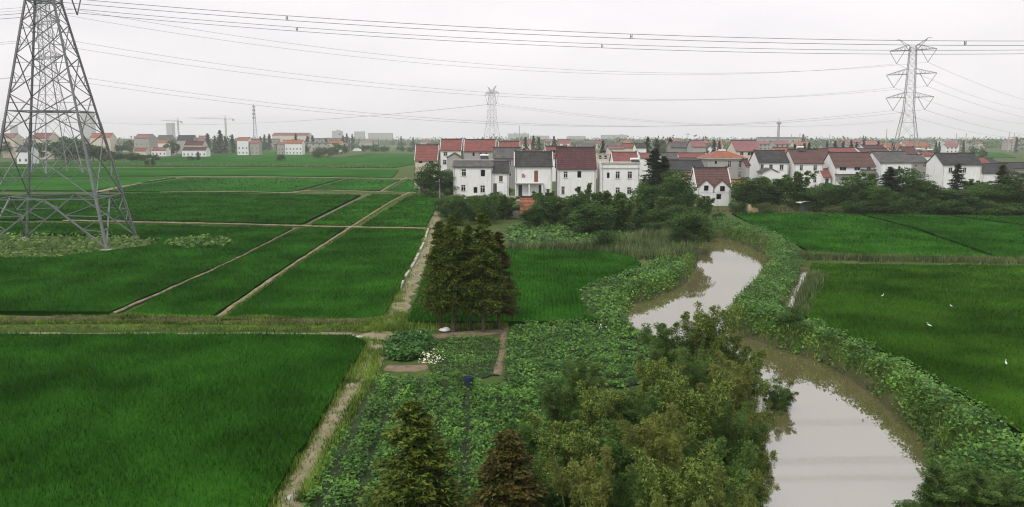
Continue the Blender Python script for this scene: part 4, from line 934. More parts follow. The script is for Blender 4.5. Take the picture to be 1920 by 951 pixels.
house('white house with weathered grey roof and white rooftop heater', 1650.5, 1711, 193, 304.5, 285.5, 9.5, 'wall_w', 't_grey', [(1684, 312, 1688.5, 320, 'D')], horn=0.05)
house('bright white house with black roof at the right end of the row', 1768, 1841, 186, 308, 288.5, 7.5, 'wall_w', 't_black', [(1778.7, 314.5, 1786, 324, 'H'), (1805.7, 314.5, 1812, 324, 'H')], horn=0.1)
house('bare grey house between weathered grey roof and black roofed end house', 1709, 1740, 215, 304, 291, 8, 'wall_b', 't_grey', [(1715, 309, 1721, 313, 'H'), (1731, 309, 1737, 313, 'H'), (1731, 322, 1737, 326, 'H')], horn=0.05)
house('brown roof left behind the bare grey house', 1702, 1727, 232, 299, 276.5, 10, 'wall_g', 't_brown', [])
house('small rust red roof behind the bare grey house', 1733, 1752, 245, 292, 284, 8, 'wall_w', 't_red', [])
house('upper dark red roof behind the weathered grey roofed house', 1622, 1664, 300, 281, 273, 8, 'wall_w', 't_maroon', [], verge='frame')
house('lower brown roof behind the long brown roofed house', 1614, 1672, 270, 287, 279.5, 8, 'wall_w', 't_brown', [], verge='frame')
house('long thin reddish roof behind the long brown roofed house', 1556, 1608, 260, 286, 278, 6, 'wall_c', 't_red', [], verge='frame')
house('orange roof glimpsed between black and plain brown roofs', 1457, 1484, 240, 288, 277.5, 7, 'wall_w', 't_orange', [])
house('dark brown gable roof right of the plain brown roof', 1537, 1562, 225, 300, 280, 9, 'wall_w', 't_brown', [])
house('cream house with orange hipped roof and tall grey walls', 1327, 1398, 190, 296, 282, 9, 'wall_g', 't_orange', [(1340, 301.5, 1344.5, 308, 'D'), (1365, 301.5, 1371, 314), (1385, 301.5, 1390, 314), (1384.5, 322, 1390, 333)], style='hip')
house('tall pale house with purple brown gable roof and balcony', 1380, 1426, 250, 283, 264.5, 11, 'wall_c', 't_pink', [(1388, 285, 1394, 291, 'H'), (1402, 285, 1412, 291, 'H')], horn=0.3)
house('narrow reddish lean-to beside the orange hipped house', 1398.5, 1406, 186, 310, 300, 5, 'wall_g', 't_maroon', [])
house('long low house with dark patched roof behind the cedars', 1250, 1320, 186, 318.5, 301.5, 8, 'wall_g', 't_black', [(1253, 320, 1257, 326, 'D')], verge='dark', horn=0.05)
house('long low red roofed shed behind the dark patched roof', 1273, 1327, 215, 295.5, 288, 7, 'wall_g', 't_red', [], verge='frame', horn=0.1)
house('grey sheet roofed shed left of the long low red roof', 1242, 1271, 214, 298, 287, 6, 'wall_g', 't_grey', [], horn=0.02)
house('small orange roofed lean-to left of the double gabled house', 1286, 1306, 160, 336, 325.5, 4, 'wall_w', 't_orange', [], horn=0.02)
house('low orange roofed outhouse between double gables and white gable end', 1371.5, 1404, 168, 346, 338, 5, 'wall_g', 't_orange', [], horn=0.02)
house('small red roof beyond the right end of the black roofed house', 1838, 1856, 210, 306, 296, 7, 'wall_g', 't_red', [])
house('dark roof with blue edge right of the small red roof', 1852, 1874, 215, 306, 299, 7, 'wall_b', 't_black', [])
house('long dark low roof at the right edge of the village', 1842, 1905, 196, 324, 308, 8, 'wall_w', 't_black', [(1880, 327, 1888, 334, 'D')], horn=0.02)
house('dark shed roof cut by the right edge of the picture', 1890, 1960, 205, 316, 306, 8, 'wall_b', 't_black', [], horn=0.02)
# rear houses on the left of the village
house('red roofed grey house standing alone at the left end of the village', 778.5, 819.5, 235, 300, 272.5, 8, 'wall_c', 't_red', [(785, 302, 792, 306, 'D'), (804, 302, 812, 306, 'D'), (787, 320, 791, 326, 'D')], verge='frame', horn=0.4)
house('red roofed white house behind the low white house, left', 826, 864.5, 236, 281.5, 262, 8, 'wall_w', 't_red', [(832, 285, 838.5, 292, 'T'), (831, 300, 837, 308)], verge='frame', horn=0.4)
house('small grey gabled shed in front of the left red roofed white house', 838, 864, 222, 295, 287, 6, 'wall_g', 't_brown', style='front')
house('wide red roofed grey house behind the low white house', 870.5, 928.5, 236, 283, 262.5, 9, 'wall_g', 't_red', [(886, 286, 890, 293, 'D'), (899, 286, 903, 293, 'D'), (910, 286, 914, 293, 'D')], verge='frame', horn=0.4)
house('red roof behind the grey roofed grey house', 935, 974, 246, 280, 266, 8, 'wall_w', 't_red', [], verge='frame', horn=0.4)
house('grey house with grey roof left of the black roofed white house', 925, 975, 190, 296, 278, 8, 'wall_b', 't_grey', [(953, 302, 958.5, 309, 'T'), (953, 322, 958.5, 330, 'T')], horn=0.05)
house('small red roof between grey roof and black roof', 979, 1018, 250, 290, 282.5, 7, 'wall_w', 't_red', [], verge='frame', horn=0.2)
house('dull red roof behind the maroon roofed house', 1024, 1064, 225, 296, 275.5, 8, 'wall_w', 't_red', [(1037, 281, 1042, 287, 'D')], horn=0.3, verge='frame')
r, W, ze, zr, D = house('pinkish house with two small dormers far behind the maroon roof', 1047, 1071, 420, 275, 262, 10, 'wall_c', 't_pink', [])
for sx in (-1, 1):
    MB().box((sx * W * 0.27 - 0.7, 0.6, ze + 0.2), (sx * W * 0.27 + 0.7, 2.4, ze + 1.4)).build('dormer', M['wall_w'], r)
house('half built brick house with open bays behind the flat roofed house', 1120, 1142, 240, 289, 288.5, 8, 'wall_c', 't_red', [(1123, 292, 1128, 298, 'D'), (1133, 292, 1138, 298, 'D')], style='flat')
house('cream walled low house behind the bright red roof', 1142, 1170, 300, 279, 275, 8, 'wall_c', 't_pink', auto=(3, (2.2,)))
house('reddish roof left of the small pale blue house', 1170, 1189, 300, 277, 270, 8, 'wall_c', 't_red', auto=(2, (2.2, 5)))
house('pale bluish house with dark roof left of the cedars', 1193, 1212, 290, 277, 269.5, 8, 'wall_w', 't_black', auto=(2, (1.8, 4.8)))
house('low twin red roofs just left of the cedar tops', 1201, 1222, 240, 296, 288, 7, 'wall_w', 't_red', verge='frame')
house('brown house with dark roofs behind the cedar tops', 1258, 1296, 310, 276, 267, 9, 'wall_b', 't_grey', auto=(4, (2.4, 5)))
house('tall brown house with pale purple roof behind the long low red roof', 1298, 1324, 300, 275, 264, 9, 'wall_g', 't_pink', auto=(2, (2.4, 5.4)))
# hamlet on the left
HAM = [(251, 279, 600, 259, 252, 14, 'wall_g', 't_pink', 'three storey grey house with pale gable end in the left hamlet', (3, (2, 5, 8))), (250, 274, 560, 283, 278, 6, 'wall_c', 't_red', 'low red lean-to before the three storey hamlet house', None),
       (283, 311, 570, 282, 277, 8, 'wall_w', 't_red', 'low white hamlet house with red roof beside the dark round tree', (4, (1.2,))), (296, 321, 640, 268, 263, 8, 'wall_w', 't_orange', 'orange roofed hamlet house behind the dark round tree', (3, (2,))),
       (294, 320, 720, 260, 254, 9, 'wall_b', 't_grey', 'dark two storey house behind the orange hamlet roof', (4, (3, 6))), (331, 362, 680, 263, 254, 10, 'wall_g', 't_black', 'big dark roofed house behind the pink roofed hamlet house', None),
       (345, 381, 560, 272, 264.5, 8, 'wall_c', 't_maroon', 'upper maroon roof of the stepped hamlet house', None), (341, 386, 545, 281.5, 276, 8, 'wall_w', 't_maroon', 'lower maroon roof and white wall of the stepped hamlet house', (6, (1.2,))),
       (370, 385, 700, 261, 255, 9, 'wall_c', 't_pink', 'pale pinkish house right of the big dark hamlet roof', None), (444, 465, 600, 263, 258, 9, 'wall_w', 't_orange', 'cream two storey hamlet house with orange roof', (3, (1.5, 5))),
       (469, 485, 600, 269, 262.5, 8, 'wall_g', 't_pink', 'grey hamlet house with a purple roof', (2, (1.5, 5))), (519, 533, 620, 271, 267, 8, 'wall_g', 't_pink', 'small grey house left of the orange roofed white house', (2, (1.2, 3.6))),
       (534, 566, 615, 269, 263, 9, 'wall_w', 't_orange', 'long white two storey house with orange roof left of the conifer pair', (5, (1.2, 4.2))), (510, 578, 1100, 254, 249.5, 20, 'wall_c', 't_red', 'long pinkish factory block above the white hamlet house', (9, (2, 7))),
       (617, 640, 700, 269, 264, 9, 'wall_c', 't_orange', 'hazy orange roofed house behind the far field clump', None), (58, 92, 480, 259, 250, 11, 'wall_c', 't_red', 'cream house with wide red roof seen through the near pylon', (3, (2, 5))),
       (30, 53, 380, 284, 273, 8, 'wall_w', 't_black', 'small white house with dark roof left behind the near pylon', (2, (1.5,))), (168, 206, 620, 258, 250, 10, 'wall_c', 't_orange', 'orange roofed house at the right leg of the near pylon', None), (2, 26, 520, 258, 251, 9, 'wall_c', 't_pink', 'pale house at the left edge behind the near pylon', None)]
for xl, xr, d, ye, yr, D, wa, ro, lab, au in HAM: house(lab, xl, xr, d, ye, yr, D, wa, ro, auto=au, horn=0.2, verge='frame' if ro in ('t_maroon', 't_red') else None)
MB_ = MB()
for k in range(9):
    a0, a1 = math.pi * k / 9, math.pi * (k + 1) / 9
    MB_.quad((4 * math.cos(a0), 0, 3.0 * math.sin(a0)), (4 * math.cos(a1), 0, 3.0 * math.sin(a1)), (4 * math.cos(a1), 9, 3.0 * math.sin(a1)), (4 * math.cos(a0), 9, 3.0 * math.sin(a0)))
MB_.quad(*[(4 * math.cos(math.pi * k / 9), 0, 3.0 * math.sin(math.pi * k / 9)) for k in range(10)])
g_ = G(668, 283.5); tag(MB_.build('polytunnel', M['white'], None, (g_[0], g_[1], 0)), 'small white arched shed right of the far field clump', 'shed')

# ------------------------------------------------------------------ the hazy town behind: simple houses, blocks and factories
FARH = []
def farproto(W, D, ze, zr, wall, roof, nwin=0, rows=()):
    b = MB(); b.quad((-W / 2, 0, -1), (W / 2, 0, -1), (W / 2, 0, ze), (-W / 2, 0, ze)); b.quad((W / 2, D, -1), (-W / 2, D, -1), (-W / 2, D, ze), (W / 2, D, ze))
    for sx in (-1, 1):
        q = [(sx * W / 2, 0, -1), (sx * W / 2, D, -1), (sx * W / 2, D, ze), (sx * W / 2, D / 2, zr - 0.05), (sx * W / 2, 0, ze)]; b.quad(*(q if sx > 0 else q[::-1]))
    r = MB(); r.slab([(-W / 2 - 0.3, -0.5, ze), (W / 2 + 0.3, -0.5, ze), (W / 2 + 0.3, D / 2, zr), (-W / 2 - 0.3, D / 2, zr)], 0.2); r.slab([(W / 2 + 0.3, D + 0.5, ze), (-W / 2 - 0.3, D + 0.5, ze), (-W / 2 - 0.3, D / 2 + 0.01, zr), (W / 2 + 0.3, D / 2 + 0.01, zr)], 0.2)
    wm = []
    for i in range(nwin):
        xm = -W / 2 + W * (i + 0.5) / nwin
        for z in rows: wm.append(MB().box((xm - 0.6, -0.08, z), (xm + 0.6, -0.01, z + 1.4)).mesh('window', M['glass']))
    return b.mesh('wall', M[wall]), r.mesh('roof', M[roof]), wm
for W, D, ze, zr, wa, ro, nw, rows in ((11, 9, 6.2, 9.2, 'wall_w', 't_pink', 3, (1.2, 4.2)), (13, 9, 6.5, 9.5, 'wall_c', 't_red', 3, (1.2, 4.4)), (10, 8, 6.0, 8.8, 'wall_w', 't_black', 2, (1.2, 4.2)), (16, 10, 6.5, 9.6, 'wall_c', 't_orange', 4, (1.2, 4.4)),
                                      (12, 9, 9.0, 11.5, 'wall_g', 't_pink', 3, (1.2, 4.2, 7.0)), (14, 9, 6.0, 9.0, 'wall_g', 't_grey', 0, ()), (44, 22, 7.0, 8.0, 'wall_g', 't_pink', 8, (2, 5)), (54, 24, 8.0, 9.0, 'wall_g', 't_grey', 9, (2, 6)), (40, 16, 12.0, 12.6, 'wall_g', 't_grey', 7, (2, 5, 8))):
    FARH.append(farproto(W, D, ze, zr, wa, ro, nw, rows))
def farhouse(x, d, k, label, group, s=1.0, name='house', cat='house'):
    o = empty(name, (x, d, 0), rng.normal() * 0.12, label, cat, group); o.scale = (s, s, s)
    w, r, wm = FARH[k]; obj('wall', w, o); obj('roof', r, o)
    if d < 1000:
        for m in wm: obj('window', m, o)
    return o
r9 = np.random.default_rng(99)
for d0, n, lim in ((430, 40, 760), (760, 34, 1000), (1000, 46, 1400), (1400, 52, 2000), (2000, 52, 2900)):
    for i in range(n):
        px = -40 + 2000 * (i + r9.random()) / n; d = d0 + (lim - d0) * r9.random()
        if 690 < px < 780 and d < 1300: continue
        if d < 760 and (px < 960 or 970 < px < 1050): continue
        if px > 1800 and 560 < d < 800: continue
        k = int(r9.integers(0, 6)) if r9.random() < (0.88 if d < 1400 else 0.55) else int(r9.integers(6, 9))
        farhouse((px - CX) / F * d, d, k, 'small hazy house in the scattered town below the horizon' if k < 6 else 'long pale block in the hazy town below the horizon', 'hazy town houses' if k < 6 else 'hazy town blocks',
                 0.9 + 0.3 * r9.random(), 'house' if k < 6 else 'factory_block', 'house' if k < 6 else 'building')
def block(label, xl, xr, yt, d, D=14, wall='wall_g', name='apartment_block', steps=()):
    A, B = P(xl, yt, d), P(xr, yt, d); o = empty(name, ((A[0] + B[0]) / 2, d, 0), 0, label, 'building'); W = B[0] - A[0]
    MB().box((-W / 2, 0, -1), (W / 2, D, A[2])).build('wall', M[wall], o)
    MB().box((-W / 2 - 0.4, -0.4, A[2] + 0.01), (W / 2 + 0.4, D + 0.4, A[2] + 0.8)).build('roof', M['concrete'], o)
    for fx, fw, h in steps: MB().box((W * fx - fw / 2, 2, A[2] + 0.81), (W * fx + fw / 2, D - 2, A[2] + h)).build('roof_block', M[wall], o)
    if d > 1800: return
    nr = max(1, int(A[2] / 4)); nc = max(2, int(W / 8))
    for i in range(nc):
        for j in range(nr):
            x = -W / 2 + W * (i + 0.5) / nc; z = 1.5 + j * 4
            if z + 1.8 < A[2]: MB().box((x - 1.6, -0.12, z), (x + 1.6, -0.02, z + 1.8)).build('window', M['glass'], o)
block('tall hazy tower block behind the right leg of the near pylon', 150, 168, 209, 2600, 30)
block('small hazy tower near the left edge of the skyline', 18, 26, 235, 2700, 20)
block('hazy tower block left of the two cranes', 311, 322, 231, 2700, 24)
block('pale long block with two roof boxes right of the middle pylon', 952, 992, 251, 2500, 24, 'wall_g', steps=((-0.15, 8, 3.5), (0.3, 9, 3.5)))
block('pale gabled hall in the haze above the black roof', 994, 1030, 255, 2500, 24, 'wall_g')
block('long pale hall in the haze above the maroon roof', 1064, 1098, 255.5, 2600, 24, 'wall_g')
block('long hazy pinkish block above the bright red roof', 1128, 1175, 253.5, 2600, 24, 'wall_g', steps=((0.3, 8, 3),))
block('hazy pale block above the far field clump', 622, 640, 246, 2600, 24, 'wall_g', steps=((0.1, 10, 4),))
block('hazy long factory above the bush line', 690, 735, 250, 2600, 24, 'wall_g')
block('pale hazy block left of the hazy long factory', 664, 682, 247, 2700, 24, 'wall_g')
block('white topped house shining on the right skyline', 1768, 1786, 264, 900, 12, 'wall_w')
# far trees and the wood on the horizon
for i in range(150):
    d = 480 + 1500 * r9.random() ** 1.3; px = -30 + 1990 * r9.random()
    if px < 760 and d < 640: d += 240
    if 690 < px < 780 and d < 900: d += 500
    s = 0.7 + 0.7 * r9.random()
    if r9.random() < 0.62: place('far', 'tree', 'hazy rounded tree among the far houses', (px - CX) / F * d, d, 8 * s, 9 * s, 'tree', 'far rounded trees', z=0)
    else: place('farcone', 'conifer', 'hazy pointed conifer among the far houses', (px - CX) / F * d, d, 13 * s, 4.2 * s, 'tree', 'far conifers', z=0)
for q_, (px, ty, d) in enumerate(((1000, 254, 500), (1010, 257, 520), (985, 257, 510), (1038, 255, 520), (1129, 263, 330), (1212, 256, 330), (1229, 261, 320), (1254, 258, 330), (1240, 256, 600), (1335, 262, 420), (1345, 264, 430), (1485, 270, 330), (1503, 268, 340), (1512, 267, 340), (1560, 264, 420), (1590, 263, 430), (1600, 266, 420), (1640, 264, 430), (1613, 262, 440), (1668, 266, 400), (1545, 266, 420), (1575, 265, 430))):
    h = P(px, ty, d)[2]; place('farcone' if d < 450 or px < 1100 else 'far', 'conifer' if d < 450 or px < 1100 else 'tree', 'dark pointed tree rising above the village roofs' if d < 450 or px < 1100 else 'rounded hazy tree above the village roofs', (px - CX) / F * d, d, h, h * 0.36 if d < 450 or px < 1100 else h, 'tree', 'trees behind the village roofs', z=0)
n = 200000
d = 900 + 2050 * r9.random(n) ** 0.8; x = (-1.0 + 2.0 * r9.random(n)) * d * 0.78
q = np.column_stack((x, d)); hh = 8.5 + 8 * wob(q / 40, 1.0, 1) + 5 * wob(q / 11, 1.0, 3)
keep = (hh > 3.5) & ~((np.abs(q[:, 0] / q[:, 1] + 0.145) < 0.05) & (q[:, 1] < 1500)); q, hh, d, n = q[keep], hh[keep], d[keep], int(keep.sum())
C = np.column_stack((q, np.maximum(0.5, hh * r9.random(n) ** 0.9)))
V, Fq = leafquads(C, r9.normal(size=(n, 3)), 3.0 * (0.6 + r9.random(n)), 2.4, r9)
tag(obj('distant_wood', np_mesh('distant_wood', V, Fq, M['broad'])), 'hazy belt of woods on the horizon', 'wood', None, 'stuff')

# ------------------------------------------------------------------ power lines
feet = {'A': G(201, 472), 'C': G(256, 447), 'B': G(50, 449)}
feet['D'] = feet['A'] + feet['B'] - feet['C']
order = ['A', 'C', 'B', 'D']
pc = sum(feet.values()) / 4
py = empty('pylon', (pc[0], pc[1], 0), 0, 'huge near lattice pylon at the left edge, cut off by the top of the picture', 'pylon')
base = [feet[k] - pc for k in order]
ZL = [0, 27, 48]; FL = [1.0, 0.225, 0.13]
def LP_(i, z):
    f = float(np.interp(z, ZL, FL)); v = base[i] * f; return Vector((v[0], v[1], z))
for i in range(4):
    b = MB()
    for z0, z1, w in ((0, 14, 0.24), (14, 27, 0.19), (27, 48, 0.2)): b.bar(LP_(i, z0), LP_(i, z1), w)
    b.build('leg', M['steel_n'], py)
    MB().box((base[i][0] - 0.5, base[i][1] - 0.5, -0.3), (base[i][0] + 0.5, base[i][1] + 0.5, 0.25)).build('footing', M['concrete'], py)
def brace(p, q, w=0.13): return MB().bar(p, q, w).build('brace', M['steel_n'], py)
lv = [5.6, 12.7, 16.9, 21.2, 24.7, 27.0, 30.5, 34.5, 38.5, 42.5, 46.5]
for i in range(4):
    j = (i + 1) % 4
    for z0, z1 in zip(lv[:-1], lv[1:]):
        w = 0.095 if z0 < 20 else 0.08
        brace(LP_(i, z0), LP_(j, z1), w); brace(LP_(j, z0), LP_(i, z1), w)
        if z0 < 24:                                                  # redundant members
            f0 = float(np.interp(z0, ZL, FL)); f1 = float(np.interp(z1, ZL, FL)); zc = z0 + (z1 - z0) * f0 / (f0 + f1); c = (LP_(i, zc) + LP_(j, zc)) / 2
            for a, o in ((i, j), (j, i)):
                zq = (z0 + zc) / 2; m = (LP_(a, z0) + c) / 2; brace(LP_(a, zq), m, 0.05); m2 = (LP_(a, z1) + c) / 2; brace(LP_(a, (zc + z1) / 2), m2, 0.05); brace(LP_(a, zc), m, 0.05)
    for z in (5.6, 15.1, 27.0, 30.5, 38.5, 46.5): brace(LP_(i, z), LP_(j, z), 0.1)
    mid = (LP_(i, 5.6) + LP_(j, 5.6)) / 2
    for a in (i, j):
        brace(mid, LP_(a, 0.4), 0.15)
        for t in (0.33, 0.62): z = 5.6 * (1 - t); q = mid.lerp(LP_(a, 0.4), t); brace(LP_(a, z), q, 0.08); brace(LP_(a, 5.6 * (1 - t + 0.25)), q, 0.08)
for z in (15.1, 27.0):
    brace(LP_(0, z), LP_(2, z), 0.12); brace(LP_(1, z), LP_(3, z), 0.12)
for z in (5.6,): 
    ms = [(LP_(i, z) + LP_((i + 1) % 4, z)) / 2 for i in range(4)]
    for i in range(4): brace(ms[i], ms[(i + 1) % 4], 0.09)
ARM = [(30.5, 8.6), (38.5, 9.6), (46.5, 8.2)]
for z, a in ARM:
    for s in (-1, 1):
        b = MB(); tip = Vector((0, s * a, z + 0.1))
        for i in range(4):
            r_ = LP_(i, z + (1.8 if i in (0, 3) else 0)); b.bar(LP_(i, z), tip, 0.14); 
        b.bar(Vector((0, 0, z + 2.2)), tip, 0.14)
        for t in (0.3, 0.55, 0.8): b.bar(Vector((0, s * a * t, z)), Vector((0, s * a * t, z + 2.2 * (1 - t))), 0.08)
        b.build('crossarm', M['steel_n'], py)
        v = MB(); bot = Vector((0, s * a * 0.76, z - 3.9)); v.bar(tip, bot, 0.16, None, 6); v.bar(Vector((0, s * a * 0.5, z)), bot, 0.16, None, 6); v.build('insulator_string', M['insul'], py)
b = MB()
for s in (-1, 1): b.bar(Vector((0, 0, 48)), Vector((0, s * 5, 52)), 0.14); b.bar(Vector((0, 0, 46.5)), Vector((0, s * 5, 52)), 0.14)
b.build('earth_wire_horn', M['steel_n'], py)

def catenary(p, q, sag, n=36):
    t = np.linspace(0, 1, n)[:, None]; L = np.asarray(p) * (1 - t) + np.asarray(q) * t; L[:, 2:] -= sag * 4 * t * (1 - t); return L
def cablemesh(L, r):
    b = MB()
    for a, c in zip(L[:-1], L[1:]): b.bar(a, c, r * 2, None, 3, 0.5)
    return b.mesh('cable', M['cable'])
def line(label, spans, r, sep, group, spacers=(), name='power_line'):
    """one conductor bundle: two cables one above the other, with spacers"""
    o = empty(name, spans[0][0], 0, label, 'power line', group); o0 = np.asarray(spans[0][0])
    for p, q, sag in spans:
        L = catenary(p, q, sag)
        for dz in ((-sep / 2, sep / 2) if sep else (0,)):
            obj('cable', cablemesh(L - o0 + np.array((0, 0, dz)), r), o)
    for px in spacers:
        for p, q, sag in spans:
            L = catenary(p, q, sag, 400); u = CX + L[:, 0] / (L[:, 1] * ct - (L[:, 2] - H) * st) * F
            k = int(np.argmin(np.abs(u - px)))
            if abs(u[k] - px) < 8:
                c = L[k] - o0; b = MB(); b.bar(c + np.array((-0.08, 0, -sep * 0.5)), c + np.array((-0.08, 0, sep * 0.5)), 0.06); b.bar(c + np.array((0.08, 0, -sep * 0.5)), c + np.array((0.08, 0, sep * 0.5)), 0.06); b.bar(c + np.array((-0.1, 0, 0)), c + np.array((0.1, 0, 0)), 0.06)
                b.build('spacer', M['cable'], o)
names = {(0, -1): 'dark double cable highest in view, crossing the whole picture', (0, 1): 'dark double cable just below the highest one, crossing the whole picture'}
for k, (z, a) in enumerate(ARM):
    for s in (-1, 1):
        zz = z - 3.95 + (0.5 if s > 0 else 0) ; y = pc[1] + s * a * 0.76; x = pc[0]
        lab = names.get((k, s), 'overhead double cable of the near pylon, seen only mirrored in the lower pond')
        line(lab, [((x, y, zz), (x + 202, y + 3, zz), 4.6), ((x, y, zz), (x - 200, y - 3, zz), 4.2)], 0.032, 0.45, 'cables of the near pylon', (535, 1180, 1812) if s < 0 else (555, 1133) if k == 0 else ())

def farpylon(label, x, d, ztop, arms, adir, half, vdrop, wb, wt, z_w):
    """smaller lattice pylon: arms is a list of heights"""
    ad = Vector((adir[0], adir[1], 0)).normalized(); pd = Vector((-ad.y, ad.x, 0)); o = empty('pylon', (x, d, 0), 0, label, 'pylon')
    def C_(i, z):
        f = np.interp(z, (0, z_w, ztop - 4), (wb / 2, wt / 2, wt * 0.32)); sx, sy = ((1, 1), (1, -1), (-1, -1), (-1, 1))[i]; return (ad * sx + pd * sy) * float(f) + Vector((0, 0, z))
    for i in range(4):
        b = MB(); b.bar(C_(i, 0), C_(i, z_w), 0.26); b.bar(C_(i, z_w), C_(i, ztop - 4), 0.2); b.build('leg', M['steel'], o)
    b = MB(); z = 0.0; zs = [0.0]
    while z < ztop - 5:
        f = 2 * np.interp(z, (0, z_w, ztop - 4), (wb / 2, wt / 2, wt * 0.32)); z += max(1.8, f * 0.95); zs.append(min(z, ztop - 4))
    for z0, z1 in zip(zs[:-1], zs[1:]):
        for i in range(4): b.bar(C_(i, z0), C_((i + 1) % 4, z1), 0.1); b.bar(C_((i + 1) % 4, z0), C_(i, z1), 0.1); b.bar(C_(i, z1), C_((i + 1) % 4, z1), 0.09)
    b.build('lattice', M['steel'], o)
    att = []
    for k, za in enumerate(arms):
        for s in (-1, 1):
            hl = half[k]; b = MB(); tip = ad * s * hl + Vector((0, 0, za)); f = wt * 0.4
            for c in (1, -1): b.bar(pd * c * f + ad * s * f + Vector((0, 0, za)), tip, 0.28); b.bar(pd * c * f + ad * s * f + Vector((0, 0, za + 2.6)), tip, 0.2)
            for t in (0.25, 0.45, 0.65, 0.85):
                m = ad * s * (f + (hl - f) * t); hgt = 2.6 * (1 - t)
                b.bar(m + pd * f * (1 - t) + Vector((0, 0, za)), m + pd * f * (1 - t) + Vector((0, 0, za + hgt)), 0.12); b.bar(m + pd * f * (1 - t) + Vector((0, 0, za)), m - ad * s * 1.2 + Vector((0, 0, za + hgt + 0.3)), 0.12); b.bar(m - pd * f * (1 - t) + Vector((0, 0, za)), m + pd * f * (1 - t) + Vector((0, 0, za)), 0.1)
            b.build('crossarm', M['steel'], o)
            bot = ad * s * hl * 0.66 + Vector((0, 0, za - vdrop)); v = MB(); v.bar(tip, bot, 0.26, None, 5); v.bar(ad * s * hl * 0.34 + Vector((0, 0, za)), bot, 0.26, None, 5); v.build('insulator_string', M['insul'], o)
            att.append(np.array((x + bot.x, d + bot.y, bot.z)))
    b = MB()
    for s in (-1, 1):
        tip = ad * s * half[0] * 0.62 + Vector((0, 0, ztop))
        for c in (1, -1): b.bar(pd * c * 0.7 + ad * s * 0.8 + Vector((0, 0, ztop - 4)), tip, 0.22); b.bar(pd * c * 0.7 + ad * s * 0.8 + Vector((0, 0, ztop - 6.5)), tip, 0.2)
        b.bar(tip, tip + ad * s * 1.6 + Vector((0, 0, -0.3)), 0.2)
    b.build('earth_wire_horn', M['steel'], o)
    return att
x1, d1 = (120 - CX) / F * 283, 280.0
a1 = farpylon('second lattice pylon seen through the near one at the left', x1, d1, 70, (63.5, 52.5, 40.5), (0.8, -0.6), (11, 12, 12), 5.8, 12.5, 4.2, 33)
x2, d2 = (1688 - CX) / F * 392, 390.0
a2 = farpylon('tall lattice pylon with three tiers of arms above the right hand roofs', x2, d2, 61, (55.5, 44.0, 32.7), (0.8, -0.6), (10.5, 11.3, 10.8), 6.2, 12.5, 4.6, 26.5)
x3, d3 = (923 - CX) / F * 717, 717.0
a3 = farpylon('slim distant pylon in the middle of the picture above the red roofs', x3, d3, 60, (53.5,), (0.5, -0.87), (13,), 9.5, 15, 6.5, 30)
tier = ['top', 'middle', 'bottom']
for k in range(6):
    p, q = a1[k], a2[k]; t, s = tier[k // 2], ('rear', 'front')[k % 2]
    line(f'thin {s} cable of the {t} tier between the second pylon and the right hand pylon', [(p, q, 12.5), (p, p + np.array((-340, -40, 2.0)), 9.0)], 0.055, 0.0, 'cables of the second power line', (700, 870, 1250))
    e = np.array((640 + (20 if k % 2 else -12), 860 - (14 if k % 2 else -6), q[2] - 2))
    line(f'thin {s} cable of the {t} tier running off right from the right hand pylon', [(q, e, 12)], 0.06, 0.0, 'cables leaving the right hand pylon')
for k in range(2):
    p = a3[k]; s = ('rear', 'front')[k]
    line(f'faint {s} cable from the slim distant pylon towards the left', [(p, np.array((-720 + k * 14, 1320 - k * 10, 42)), 11)], 0.09, 0.0, 'cables of the distant line')
    line(f'faint {s} cable from the slim distant pylon towards the right', [(p, np.array((560 + k * 14, 1150 - k * 10, 40)), 14)], 0.09, 0.0, 'cables of the distant line')
# masts, cranes, poles
def mast(label, px, yt, d, wb=5.0, plats=3):
    t = P(px, yt, d); o = empty('radio_mast', (t[0], d, 0), 0, label, 'mast'); zt = t[2]; b = MB()
    c = lambda i, z: Vector((math.cos(i * 2.094 + 0.4) * (wb / 2 * (1 - z / zt) + 0.5), math.sin(i * 2.094 + 0.4) * (wb / 2 * (1 - z / zt) + 0.5), z))
    for i in range(3): MB().bar(c(i, 0), c(i, zt - 4), 0.4).build('leg', M['steel'], o)
    n = 14
    for k in range(n):
        for i in range(3): b.bar(c(i, (zt - 4) * k / n), c((i + 1) % 3, (zt - 4) * (k + 1) / n), 0.22)
    b.build('lattice', M['steel'], o)
    for k in range(plats):
        z = zt - 4 - k * 4.5; p_ = MB()
        for s in range(6): a0, a1_ = s * 1.047, (s + 1) * 1.047; p_.bar((1.8 * math.cos(a0), 1.8 * math.sin(a0), z), (1.8 * math.cos(a1_), 1.8 * math.sin(a1_), z), 0.35); p_.bar((1.8 * math.cos(a0), 1.8 * math.sin(a0), z - 0.6), (1.8 * math.cos(a0), 1.8 * math.sin(a0), z + 1.4), 0.35)
        p_.build('antenna_ring', M['steel'], o)
    MB().bar((0, 0, zt - 4), (0, 0, zt), 0.3).build('rod', M['steel'], o)
mast('thin grey radio mast with ring platforms left of centre on the skyline', 475, 194, 950, 6.0, 4)
mast('small pale mast with a round platform above the orange roof on the right', 1461, 223, 700, 2.2, 1)
